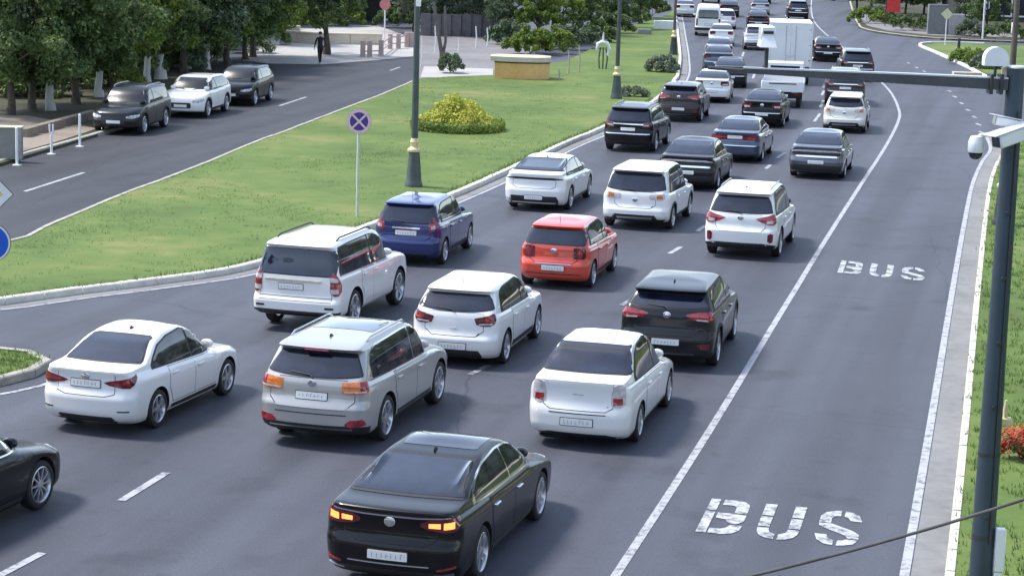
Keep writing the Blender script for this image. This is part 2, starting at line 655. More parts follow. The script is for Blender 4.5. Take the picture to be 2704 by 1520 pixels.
# right side: edge line, gutter, kerb, verge
edge_pts = [(3.2, 18), (4.15, 22), (5.26, 26.75), (7.11, 34.8), (10.41, 49.3), (13.33, 62.0), (15.19, 69.9), (16.85, 76.3), (18.26, 81.3), (19.3, 87.2)]
el = smooth_line(edge_pts, .6)
strip('edge_line', el, .13, .008, linep)
strip('gutter', el, .46, .004, gutterm, .31)
kl_pts = []
for i in range(0, len(el), 4):
    t_ = (el[min(i + 1, len(el) - 1)] - el[max(i - 1, 0)]).normalized()
    kl_pts.append((el[i].x + t_.y * .52, el[i].y - t_.x * .52))
kerb('kerb', kl_pts, 1.0, .125, .13, mat('kerb_beige', (.56, .54, .47), .85, var=.3, vscale=2.0, bump=.3, bscale=30), 1)
kl = [tuple(p) for p in smooth_line(kl_pts, 1.0)]
kr = [(x + .10, y - .02) for x, y in kl]
sheet('verge', kr + [(22, 87), (60, 92), (60, 15), (8, 15)], .12, grassm, thick=.17)

# the white line that parts the bus lane from the queue
bl_pts = [(-.6, 18), (1.45, 26.4), (3.35, 34.36), (5.35, 43.1), (6.64, 48.7), (8.34, 56.1), (11.12, 68), (14.4, 82), (16.75, 92.8), (17.75, 98.8), (18.75, 106.3), (19.5, 113.8), (21.3, 135), (24.9, 180), (31.6, 232), (36, 262)]
strip('lane_line', smooth_line(bl_pts, .8), .125, .008, linep)


def lane_dash(name, a, b, w=.13, m=None, L=None):
    a, b = G(*a).xy, G(*b).xy
    if L:
        b = a + (b - a).normalized() * L
    return strip(name, [a, b], w, .0095, m or linep)


for a, b in (((320, 1322), (440, 1248)), ((-40, 1540), (112, 1460))):
    lane_dash('lane_dash', a, b)
for a, b, mm in (((1768, 670), (1798, 652), linep), ((1840, 612), (1862, 596), linef), ((1640, 806), (1668, 792), linef), ((2023, 446), (2034, 436), linep), ((2052, 418), (2072, 404), linep), ((2150, 322), (2166, 300), linep),
                 ((2166, 284), (2174, 266), linep), ((2170, 252), (2176, 240), linep), ((2174, 232), (2178, 222), linep), ((1988, 208), (1992, 196), linep), ((1240, 990), (1290, 965), linef), ((1960, 150), (1964, 138), linep)):
    lane_dash('lane_dash', a, b, .13, mm)
for x, y in ((2507, 241), (2521, 256), (2538, 273), (2555, 291), (2572, 309), (2583, 329), (2591, 350), (2399, 167), (2420, 179), (2440, 189)):
    p = G(x, y)
    strip('edge_dash', [Vector((p.x, p.y - .45)), Vector((p.x + .02, p.y + .45))], .15, .008, linew)

# BUS, twice, stencilled with bridges
def thick_arc(cx, cy, rx, ry, a0, a1, t, n=9):
    pts = []
    for i in range(n + 1):
        a = R(a0 + (a1 - a0) * i / n)
        pts.append((cx + rx * math.cos(a), cy + ry * math.sin(a)))
    for i in range(n, -1, -1):
        a = R(a0 + (a1 - a0) * i / n)
        pts.append((cx + (rx - t) * math.cos(a), cy + (ry - t * 1.05) * math.sin(a)))
    return pts


def box2(x0, x1, y0, y1):
    return [(x0, y0), (x1, y0), (x1, y1), (x0, y1)]


BUS = {
    'B': [box2(0, .17, 0, .62), box2(0, .17, .66, 1), [(.24, 1), (.52, 1), (.62, .97), (.70, .90), (.72, .80), (.72, .62), (.50, .62), (.50, .80), (.44, .84), (.24, .84)],
          [(.22, .60), (.42, .60), (.72, .585), (.72, .40), (.60, .30), (.46, .33), (.40, .42), (.22, .45)], [(.20, 0), (.46, 0), (.60, .04), (.70, .13), (.72, .27), (.52, .27), (.46, .18), (.38, .14), (.20, .14)]],
    'U': [box2(0, .20, .66, 1), box2(0, .20, .34, .62), [(0, .30), (.20, .30), (.22, .20), (.33, .14), (.33, 0), (.20, .02), (.08, .08), (.02, .17)],
          box2(.52, .72, .66, 1), box2(.52, .72, .34, .62), [(.72, .30), (.52, .30), (.50, .20), (.39, .14), (.39, 0), (.52, .02), (.64, .08), (.70, .17)]],
    'S': [[(.02, .62), (.02, .80), (.10, .92), (.26, .99), (.36, 1), (.36, .84), (.28, .83), (.22, .76), (.22, .62)], [(.42, 1), (.56, .97), (.68, .88), (.74, .72), (.54, .72), (.50, .80), (.42, .84)],
          [(.02, .60), (.24, .60), (.62, .44), (.74, .34), (.74, .22), (.56, .22), (.50, .30), (.14, .46), (.04, .52)],
          [(0, .28), (.20, .28), (.24, .18), (.34, .14), (.34, 0), (.20, .02), (.06, .12)], [(.40, 0), (.54, .02), (.68, .08), (.74, .19), (.54, .19), (.48, .15), (.40, .14)]]}


def bus_text(o, xa, ya, label):
    root = empty('bus_marking')
    tag(root, label, 'road marking', 'words painted on the bus lane')
    o, xa, ya = G(*o), G(*xa), G(*ya)
    ex = (xa - o)
    ey = (ya - o)
    for k, (ch, x0) in enumerate((('B', 0), ('U', .36), ('S', .72))):
        for poly in BUS[ch]:
            vs = []
            for x, y in poly:
                p = o + ex * (x0 + x * .37) + ey * y
                vs.append((p.x, p.y, .009))
            ar = sum(vs[i][0] * vs[(i + 1) % len(vs)][1] - vs[(i + 1) % len(vs)][0] * vs[i][1] for i in range(len(vs)))
            if ar < 0:
                vs.reverse()
            meshobj('letter_' + ch.lower(), vs, [tuple(range(len(vs)))], linew, root)


bus_text((1836, 1403), (2264, 1446), (1880, 1316), 'near BUS word in white paint, crossed by the slack cable')
bus_text((2211, 720), (2442, 743), (2222, 688), 'far BUS word in white paint, halfway up the bus lane')

# side road, plaza, paths
lk_pts = [(-17.8, 58), (-16.48, 67.3), (-15.92, 70.9), (-15.5, 73.9), (-15.03, 77), (-13.9, 84), (-12.6, 92), (-12.2, 100)]
strip('edge_line', smooth_line(lk_pts[:6], .8), .09, .009, linef)
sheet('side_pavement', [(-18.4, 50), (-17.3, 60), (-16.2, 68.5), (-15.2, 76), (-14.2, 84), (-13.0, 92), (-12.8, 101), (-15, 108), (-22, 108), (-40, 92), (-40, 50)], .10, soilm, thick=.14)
sheet('pavement', [(-24, 62), (-17.4, 62), (-16.6, 69), (-15.9, 74), (-15.5, 78), (-19, 82), (-24, 82)], .125, brownpave, thick=.1)
kerb('kerb', [(-18.4, 58), (-17.3, 62), (-16.2, 69.5), (-15.2, 76), (-14.2, 84), (-13.0, 92), (-12.8, 101)], 2.0, .15, .14, kerbm, -1)
sheet('plaza', P((640, 160), (700, 168), (850, 171), (1000, 160), (1092, 150), (1110, 110), (1000, 70), (740, 60), (640, 70)), .03, paving, thick=.06)
sheet('plaza', P((1096, 214), (1300, 210), (1400, 190), (1420, 120), (1350, 60), (1110, 60), (1096, 150)), .035, greypave, thick=.06)
sheet('path', P((1110, 208), (1302, 208), (1302, 185), (1120, 178)), .06, paving, thick=.06)
for a, b, w_ in (((66, 506), (222, 456), .14), ((738, 280), (808, 257), .13), ((1030, 187), (1056, 178), .12)):
    lane_dash('lane_dash', a, b, w_)

# verge and pavement beyond the side street on the right
sidek = P((2236, -20), (2251, 39), (2264, 66), (2277, 79), (2343, 92), (2474, 105), (2668, 113), (2800, 118))
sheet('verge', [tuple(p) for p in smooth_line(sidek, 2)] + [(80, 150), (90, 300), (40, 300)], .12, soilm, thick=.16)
kerb('kerb', sidek, 2.0, .16, .15, kerbm, -1)
isl2 = P((2438, 124), (2480, 142), (2560, 178), (2622, 208), (2680, 212), (2760, 212), (2760, 128), (2600, 122), (2480, 118))
sheet('lawn', isl2, .125, grassm, thick=.16)
kerb('kerb', P((2600, 118), (2480, 115), (2432, 121), (2480, 143), (2560, 180), (2622, 210), (2720, 214)), 2.0, .2, .15, kerbp, 1)
sheet('pavement', P((2250, 30), (2290, 72), (2345, 86), (2474, 99), (2700, 106), (2700, 96), (2474, 88), (2370, 76), (2310, 60), (2270, 20)), .135, greypave, thick=.1)

# grass tufts scattered over the lawns
rg = np.random.default_rng(5)


def in_poly(xy, poly):
    x, y = xy[:, 0], xy[:, 1]
    ins = np.zeros(len(x), bool)
    n = len(poly)
    for i in range(n):
        x0, y0 = poly[i]
        x1, y1 = poly[(i + 1) % n]
        c = ((y0 > y) != (y1 > y)) & (x < (x1 - x0) * (y - y0) / (y1 - y0 + 1e-12) + x0)
        ins ^= c
    return ins


def leaf_material(name, c0, c1, c2, trans=.25):
    m = bpy.data.materials.new(name)
    m.use_nodes = True
    nt = m.node_tree
    b = nt.nodes['Principled BSDF']
    b.inputs['Roughness'].default_value = .55
    b.inputs['Specular IOR Level'].default_value = .35
    g = nn(nt, 'ShaderNodeNewGeometry')
    tc = nn(nt, 'ShaderNodeTexCoord')
    no = nn(nt, 'ShaderNodeTexNoise')
    no.inputs['Scale'].default_value = .9
    no.inputs['Detail'].default_value = 3
    nt.links.new(tc.outputs['Object'], no.inputs['Vector'])
    ad = nn(nt, 'ShaderNodeMath', operation='MULTIPLY_ADD')
    ad.inputs[1].default_value = .5
    nt.links.new(g.outputs['Random Per Island'], ad.inputs[0])
    sb = nn(nt, 'ShaderNodeMath', operation='SUBTRACT')
    sb.inputs[1].default_value = .25
    nt.links.new(no.outputs['Fac'], sb.inputs[0])
    nt.links.new(sb.outputs[0], ad.inputs[2])
    rp = nn(nt, 'ShaderNodeValToRGB')
    e = rp.color_ramp.elements
    e[0].position, e[1].position = .15, .85
    e[0].color, e[1].color = (*c0, 1), (*c2, 1)
    x = e.new(.5)
    x.color = (*c1, 1)
    nt.links.new(ad.outputs[0], rp.inputs['Fac'])
    nt.links.new(rp.outputs['Color'], b.inputs['Base Color'])
    tr = nn(nt, 'ShaderNodeBsdfTranslucent')
    nt.links.new(rp.outputs['Color'], tr.inputs['Color'])
    mx = nn(nt, 'ShaderNodeMixShader')
    mx.inputs[0].default_value = trans
    out = nt.nodes['Material Output']
    nt.links.new(b.outputs[0], mx.inputs[1])
    nt.links.new(tr.outputs[0], mx.inputs[2])
    nt.links.new(mx.outputs[0], out.inputs['Surface'])
    return m


def tris_mesh(name, V, F, m):
    me = bpy.data.meshes.new(name)
    k = F.shape[1]
    me.vertices.add(len(V))
    me.vertices.foreach_set('co', V.astype(np.float32).ravel())
    me.loops.add(F.size)
    me.loops.foreach_set('vertex_index', F.astype(np.int32).ravel())
    me.polygons.add(len(F))
    me.polygons.foreach_set('loop_start', np.arange(0, F.size, k, dtype=np.int32))
    me.update(calc_edges=True)
    me.materials.append(m)
    return me


def blades(name, pts, h, m, per=7, spread=.07, w=.012):
    n = len(pts) * per
    base = np.repeat(pts, per, axis=0) + np.c_[rg.normal(0, spread, (n, 2)), np.zeros(n)]
    a = rg.uniform(0, 2 * np.pi, n)
    hh = np.repeat(rg.uniform(.5, 1.3, len(pts)), per) * h * rg.uniform(.5, 1.2, n)
    d = np.c_[np.cos(a), np.sin(a), np.zeros(n)]
    lean = np.c_[rg.normal(0, .35, (n, 2)) * hh[:, None], hh]
    V = np.concatenate([base - d * w, base + d * w, base + lean], 1).reshape(-1, 3)
    F = np.arange(n * 3).reshape(-1, 3)
    me = tris_mesh(name, V, F, m)
    o = bpy.data.objects.new(name, me)
    COL.objects.link(o)
    o['kind'] = 'stuff'
    return o


gleaf = leaf_material('grass_blades', (.09, .15, .035), (.12, .20, .048), (.20, .24, .08), .5)
poly_l = lawn_line + far_edge[::-1] + back_line[::-1]
N = 34000
xy = np.c_[rg.uniform(-17, 9, N), rg.uniform(41, 112, N)]
# thinner with distance, thicker in patches
pz = np.sin(xy[:, 0] * .9 + 2 * np.sin(xy[:, 1] * .31)) * np.sin(xy[:, 1] * .23 + xy[:, 0] * .4)
keep = in_poly(xy, poly_l) & (rg.random(N) < np.clip(.28 + .5 * pz, .04, 1) * np.clip(60 / xy[:, 1], 0, 1) ** 1.5)
xy = xy[keep]
g1 = blades('grass', np.c_[xy, np.full(len(xy), .12)], .055, gleaf, 6, .10, .012)
tag(g1, 'short tufted grass all over the lawn between the two roads', 'grass')
xy = np.c_[rg.uniform(-16, -8, 4000), rg.uniform(31, 39, 4000)]
xy = xy[in_poly(xy, isl_line)]
xy2 = np.c_[rg.uniform(5, 24, 16000), rg.uniform(17, 88, 16000)]
vp = kr + [(22, 87), (60, 92), (60, 15), (8, 15)]
xy2 = xy2[in_poly(xy2, vp)]
g2 = blades('grass', np.c_[np.r_[xy, xy2], np.full(len(xy) + len(xy2), .12)], .10, gleaf, 7, .07, .012)
tag(g2, 'grass on the narrow verge right of the bus lane and on the small island', 'grass')
# grass that leans over the kerb edges
el_ = np.array([tuple(p) for p in smooth_line(med_front[:12], .12)])
el_ = el_ + rg.normal(0, .05, el_.shape) + np.array([-.22, .05])
g3 = blades('grass', np.c_[el_, np.full(len(el_), .13)], .11, gleaf, 6, .06, .012)
tag(g3, 'ragged grass fringe along the inside of the main lawn kerb', 'grass')


# ------------------------------------------------------------------ trees, shrubs
def crown_points(n_clump, rx, ry, rz, leaves, size, zc, low=.25, rgx=None):
    r_ = rgx or rg
    # clumps spread through an uneven ellipsoid, denser toward the outside
    d = r_.normal(size=(n_clump, 3))
    d /= np.linalg.norm(d, axis=1)[:, None]
    rad = r_.uniform(.45, 1.0, n_clump) ** .6
    bulge = 1 + .22 * np.sin(3 * d[:, 0] + 5 * d[:, 2]) + .15 * np.sin(6 * d[:, 1] + 2)
    c = d * (rad * bulge)[:, None] * np.array([rx, ry, rz])
    c[:, 2] = np.where(c[:, 2] < -rz * (1 - low), -rz * (1 - low), c[:, 2]) + zc
    cr = r_.uniform(.35, .8, n_clump) * min(rx, rz) * .36
    idx = r_.integers(0, n_clump, leaves)
    dd = r_.normal(size=(leaves, 3))
    dd /= np.linalg.norm(dd, axis=1)[:, None]
    pos = c[idx] + dd * (cr[idx] * r_.uniform(.55, 1, leaves) ** .5)[:, None] * np.array([1, 1, .72])
    return pos, dd, c


def leaf_mesh(name, pos, dd, size, m, asp=.5, rgx=None):
    r_ = rgx or rg
    n = len(pos)
    nrm = dd * .7 + r_.normal(0, .55, (n, 3)) + np.array([0, 0, .35])
    nrm /= np.linalg.norm(nrm, axis=1)[:, None]
    a = np.cross(nrm, r_.normal(size=(n, 3)))
    a /= np.linalg.norm(a, axis=1)[:, None]
    b = np.cross(nrm, a)
    s = size * r_.uniform(.6, 1.35, n)[:, None]
    V = np.stack([pos - a * s, pos - b * s * asp, pos + a * s + nrm * s * .1, pos + b * s * asp], 1).reshape(-1, 3)
    F = np.arange(n * 4).reshape(-1, 4)
    return tris_mesh(name, V, F, m)


def trunk_mesh(name, h, r0, clumps, m, lean=(0, 0), rs=1, limbs=9):
    r_ = random.Random(rs)
    mb = MB()
    pts = []
    n = 7
    for i in range(n + 1):
        t = i / n
        pts.append((lean[0] * t + .06 * math.sin(t * 5 + rs), lean[1] * t + .05 * math.cos(t * 4 + rs), h * t - .1))
    mb.tube(pts, r0 * 1.15, 9, r2=r0 * .62)
    mb.lathe([(r0 * 1.7, -.12), (r0 * 1.35, .05), (r0 * 1.12, .3)], 9, cap=False)
    top = Vector(pts[-1])
    for k in range(limbs):
        c = Vector(clumps[r_.randrange(len(clumps))])
        s = Vector(pts[r_.randint(n - 3, n)])
        mid = (s + c) / 2 + Vector((r_.uniform(-.2, .2), r_.uniform(-.2, .2), r_.uniform(0, .3)))
        mb.tube([s, s.lerp(mid, .5) + Vector((0, 0, .08)), mid, c], r0 * .42, 6, r2=r0 * .08)
    me = bpy.data.meshes.new(name)
    me.from_pydata(mb.v, [], mb.f)
    me.materials.append(m)
    me.polygons.foreach_set('use_smooth', [True] * len(me.polygons))
    return me


def bark_mat(name, col, white_to=None):
    m = mat(name, col, .9, var=.5, vscale=6, bump=.6, bscale=18)
    if white_to:
        nt = m.node_tree
        b = nt.nodes['Principled BSDF']
        old = b.inputs['Base Color'].links[0].from_socket
        tc = nn(nt, 'ShaderNodeTexCoord')
        sx = nn(nt, 'ShaderNodeSeparateXYZ')
        nt.links.new(tc.outputs['Object'], sx.inputs[0])
        mr = nn(nt, 'ShaderNodeMapRange')
        mr.inputs['From Min'].default_value = white_to - .02
        mr.inputs['From Max'].default_value = white_to + .02
        nt.links.new(sx.outputs['Z'], mr.inputs['Value'])
        mx = nn(nt, 'ShaderNodeMix', data_type='RGBA')
        mx.inputs['A'].default_value = (.48, .48, .45, 1)
        nt.links.new(mr.outputs[0], mx.inputs['Factor'])
        nt.links.new(old, mx.inputs['B'])
        nt.links.new(mx.outputs['Result'], b.inputs['Base Color'])
    return m


bark = bark_mat('bark', (.10, .08, .06))
barkw = bark_mat('bark_limewashed', (.11, .09, .07), 1.25)
LEAF = [leaf_material('leaves_deep_green', (.040, .075, .020), (.090, .15, .042), (.27, .33, .13), .35),
        leaf_material('leaves_blue_green', (.040, .075, .036), (.090, .15, .070), (.33, .38, .25), .35),
        leaf_material('leaves_fresh_green', (.06, .11, .018), (.15, .23, .035), (.32, .37, .08), .35),
        leaf_material('leaves_grey_green', (.06, .085, .052), (.14, .18, .11), (.32, .36, .26)),
        leaf_material('leaves_yellow_green', (.15, .20, .03), (.45, .46, .06), (.78, .75, .18), .3)]
CR_V = {}


def crown_variant(kind, i):
    """kind -> crown size; a handful of shapes shared by many trees"""
    k = (kind, i)
    if k not in CR_V:
        r_ = np.random.default_rng(100 + i * 7 + len(kind))
        dims = dict(broad=(2.9, 2.9, 2.9, 20000, .10, 3.9, 100), tall=(2.2, 2.2, 3.4, 17000, .095, 4.1, 90), small=(1.3, 1.3, 1.25, 8000, .07, 2.0, 44), huge=(4.2, 4.2, 3.9, 25000, .14, 5.2, 130))[kind]
        rx, ry, rz, n, s, zc, nc = dims
        pos, dd, c = crown_points(nc, rx, ry, rz, n, s, zc, rgx=r_)
        CR_V[k] = (pos, dd, c, s, zc, {}, {})
    return CR_V[k]


TREEN = [0]


def tree(x, y, kind='broad', v=0, leaf=0, sc=1.0, label=None, group=None, limewash=False, z=0.0, name='leafy_tree', r0=.16, lean=(0, 0), cat='tree'):
    pos, dd, c, s, zc, lm, tm = crown_variant(kind, v)
    if leaf not in lm:
        lm[leaf] = leaf_mesh('crown', pos, dd, s, LEAF[leaf], rgx=np.random.default_rng(9))
    key = (limewash, r0, lean)
    if key not in tm:
        rz = {'broad': 2.7, 'tall': 3.2, 'small': 1.2, 'huge': 3.6}[kind]
        tm[key] = trunk_mesh('trunk', zc - rz * .45, r0, [tuple(q_) for q_ in c[:40]], barkw if limewash else bark, lean, v + 3)
    TREEN[0] += 1
    root = empty(name, (x, y, z), TREEN[0] * 2.399)
    root.scale = (sc, sc, sc)
    tag(root, label, cat, group)
    t = bpy.data.objects.new('trunk', tm[key])
    link(t, root)
    k = bpy.data.objects.new('crown', lm[leaf])
    link(k, root)
    return root


def shrub(px, py, rx, ry, h, n, size, leaf, label, name='shrub', z=.12, cone=False, cat='shrub', group=None, skirt=None, seed=1, xy=None):
    r_ = np.random.default_rng(seed)
    p = G(px, py) if xy is None else Vector((xy[0], xy[1], 0))
    root = empty(name, (p.x, p.y, z))
    tag(root, label, cat, group)
    nc = 60
    a = r_.uniform(0, 2 * np.pi, nc)
    t = r_.uniform(0, 1, nc) ** .5
    if cone:
        zz = (1 - t) * h * .85 + .1
    else:
        zz = np.sqrt(np.clip(1 - t * t, 0, 1)) * h * .75 * r_.uniform(.4, 1, nc) + .1
    c = np.c_[np.cos(a) * t * rx * .85, np.sin(a) * t * ry * .85, zz]
    idx = r_.integers(0, nc, n)
    dd = r_.normal(size=(n, 3))
    dd /= np.linalg.norm(dd, axis=1)[:, None]
    cr = min(rx, ry) * .22
    pos = c[idx] + dd * (cr * r_.uniform(.4, 1, n) ** .5)[:, None]
    pos[:, 2] = np.clip(pos[:, 2], .02, None)
    k = bpy.data.objects.new('foliage', leaf_mesh('foliage', pos, dd, size, LEAF[leaf], rgx=r_))
    link(k, root)
    if skirt:
        n2, lf, hh, off = skirt
        a = r_.uniform(0, 2 * np.pi, n2)
        rad = r_.uniform(.82, 1.12, n2)
        pos = np.c_[np.cos(a) * rad * rx + off, np.sin(a) * rad * ry, r_.uniform(.02, hh, n2)]
        dd = np.c_[np.cos(a), np.sin(a), np.full(n2, .5)]
        k = bpy.data.objects.new('hedge_border', leaf_mesh('hedge_border', pos, dd, size, LEAF[lf], rgx=r_))
        link(k, root)
    st = MB()
    for i in range(6):
        q_ = c[i]
        st.tube([(0, 0, 0), (q_[0] * .5, q_[1] * .5, q_[2] * .6), tuple(q_)], .02, 5, r2=.008)
    st.build('stem', bark, root)
    return root


shrub(1205, 350, 1.65, 1.75, 1.35, 14000, .055, 4, 'yellow green cone shaped bush ringed by a low dark hedge on the lawn', 'flowering_bush', cone=True, cat='bush', skirt=(7000, 2, .38, .06), seed=3)
shrub(1748, 196, 1.0, .9, 1.05, 6000, .06, 3, 'rounded grey green shrub on the lawn near the thin far lamp post', seed=5)
shrub(1668, 262, .9, .6, .45, 2500, .05, 3, 'low scruffy shrub on the lawn behind the roof of the black suv', seed=6)
shrub(1190, 196, .75, .7, 1.15, 5000, .055, 1, 'clipped dark green ball shrub beside the leaning grey trunk', seed=7)

# front row of the grove on the left, one by one
front = [(28, 312, 'broad', 0, 0, .95, False, 'dark leafy tree at the far left edge over the grey cabinet'),
         (86, 300, 'tall', 0, 1, .95, False, 'slim tree with silvery leaves second from the left edge'),
         (134, 298, 'broad', 1, 0, 1.0, True, 'tree with a thick whitewashed trunk behind the second white bollard'),
         (200, 282, 'broad', 2, 0, 1.0, False, 'tree with dark trunk just behind the tallest white bollard'),
         (262, 262, 'tall', 1, 1, 1.0, True, 'whitewashed tree left of the parked dark suv'),
         (296, 236, 'broad', 3, 2, .95, False, 'tree with lighter yellowish leaves rising behind the nearest parked suv'),
         (388, 222, 'broad', 0, 0, 1.0, True, 'pale trunked tree right behind the nearest parked suv'),
         (424, 214, 'small', 0, 2, 1.5, True, 'young fresh green tree between the dark and the white parked suv'),
         (486, 196, 'tall', 2, 0, 1.0, False, 'tree directly behind the white parked suv'),
         (545, 186, 'broad', 1, 1, 1.0, True, 'tree with a broad pale trunk between the last two parked suvs'),
         (600, 172, 'broad', 2, 0, 1.0, False, 'dark tree over the farthest parked suv'),
         (668, 152, 'broad', 3, 2, .95, False, 'bright leafed tree at the corner of the pale plaza')]
for px, py, kd, v, lf, sc, lw, lab in front:
    p = G(px, py)
    tree(p.x, p.y, kd, v, lf, sc, lab, 'trees of the front row in the left grove', lw, .1)
rt = random.Random(11)
k = 0
for (x0, x1, yb) in ((-60, 690, 190), (-100, 720, 128), (-80, 760, 84), (-60, 1020, 50), (-40, 1100, 22), (0, 1640, -8), (0, 1500, -34)):
    n = int((x1 - x0) / (62 + 0 * yb))
    for i in range(n):
        px = x0 + (x1 - x0) * (i + rt.uniform(.15, .85)) / n
        py = yb + rt.uniform(-12, 12) - (px - x0) * .03 * (yb > 60)
        p = G(px, py)
        if yb < 70 and 700 < px < 1120 and yb > 30:
            if px > 900:
                continue
        tree(p.x, p.y, rt.choice(['broad', 'tall', 'broad', 'huge'] if yb < 100 else ['broad', 'tall']), rt.randrange(3), rt.choice([0, 0, 1, 0, 2]), rt.uniform(.85, 1.15),
             'shade tree standing deep in the grove behind the front row', 'trees deep in the grove', rt.random() < .3, .1, name='shade_tree')
        k += 1
# low undergrowth between the trunks
shr = [(60, 262), (110, 258), (290, 232), (360, 212), (470, 190), (20, 250), (180, 236), (330, 205), (450, 180), (520, 165), (650, 140), (40, 215), (240, 190), (400, 160), (560, 130), (700, 118)]
for i, (px, py) in enumerate(shr):
    shrub(px, py, 1.8, 1.2, 1.5, 4000, .085, (0, 1, 2)[i % 3], 'undergrowth bush in the shade of the left grove', 'undergrowth_bush', group='undergrowth bushes under the left grove', seed=20 + i)

# trees and bushes along the top middle
mid = [(760, 66, 'broad', 1, 2, .8, 'fresh green tree behind the left end of the low stone wall'), (820, 58, 'broad', 2, 0, .85, 'dark green tree behind the low stone wall'), (885, 56, 'tall', 0, 2, .8, 'light green feathery tree left of the white pillars'),
       (1095, 88, 'broad', 3, 3, .85, 'grey green tree just right of the tall lamp post top'), (1180, 92, 'broad', 0, 3, .95, 'grey leafed tree spreading over the grey forecourt'), (1265, 88, 'broad', 1, 3, .95, 'grey leafed tree beyond the forecourt, third from the lamp post'),
       (1345, 108, 'broad', 2, 1, 1.0, 'big blue green tree behind the ochre stone plinth'), (1420, 118, 'small', 1, 2, 1.25, 'bright fresh green small tree right of the ochre plinth'), (1478, 112, 'small', 2, 2, 1.1, 'small light green tree, second right of the ochre plinth'),
       (1530, 96, 'tall', 1, 0, .8, 'dark slim tree left of the second lamp post'), (1600, 78, 'broad', 0, 0, .85, 'dark tree behind the second lamp post'), (1690, 52, 'broad', 3, 0, .8, 'dense dark tree over the far end of the lawn')]
for px, py, kd, v, lf, sc, lab in mid:
    p = G(px, py)
    tree(p.x, p.y, kd, v, lf, sc, lab, 'trees along the far side of the lawn', z=.05)
for i, (px, py, lf, lab) in enumerate(((1400, 146, 2, 'bright green hedge bush just right of the ochre plinth'), (1452, 142, 2, 'bright green hedge bush left of the curved ornament'), (1512, 132, 1, 'blue green hedge bush above the curved ornament'), (1562, 116, 0, 'dark hedge bush left of the second lamp post'), (1662, 66, 0, 'dark hedge bush at the narrow top of the lawn'), (1722, 46, 0, 'topmost dark hedge bush beside the queue'), (722, 78, 2, 'green hedge bush at the left pier of the beige wall'), (790, 74, 2, 'second green hedge bush over the beige wall'), (852, 70, 0, 'dark hedge bush in the middle of the beige wall'), (905, 70, 2, 'green hedge bush left of the white pillars'), (1350, 120, 1, 'blue green hedge bush above the slab of the plinth'), (1612, 92, 0, 'dark hedge bush right of the second lamp post'), (1130, 74, 3, 'grey hedge bush behind the left end of the forecourt wall'), (1230, 66, 3, 'grey hedge bush behind the middle of the forecourt wall'), (1310, 72, 1, 'blue grey hedge bush behind the right end of the forecourt wall'), (1050, 74, 0, 'dark hedge bush left of the tall lamp post'))):
    shrub(px, py, 2.0, 1.0, 1.9, 5500, .08, lf, lab, 'hedge_bush', group='hedge bushes at the far edge', seed=40 + i)
# the slender tree on the plaza and the passer-by in front of it
p = G(862, 146)
tree(p.x, p.y, 'small', 3, 0, 1.75, 'slender tree hanging its ragged crown over the passer by on the pale plaza', None, False, .03, r0=.10)


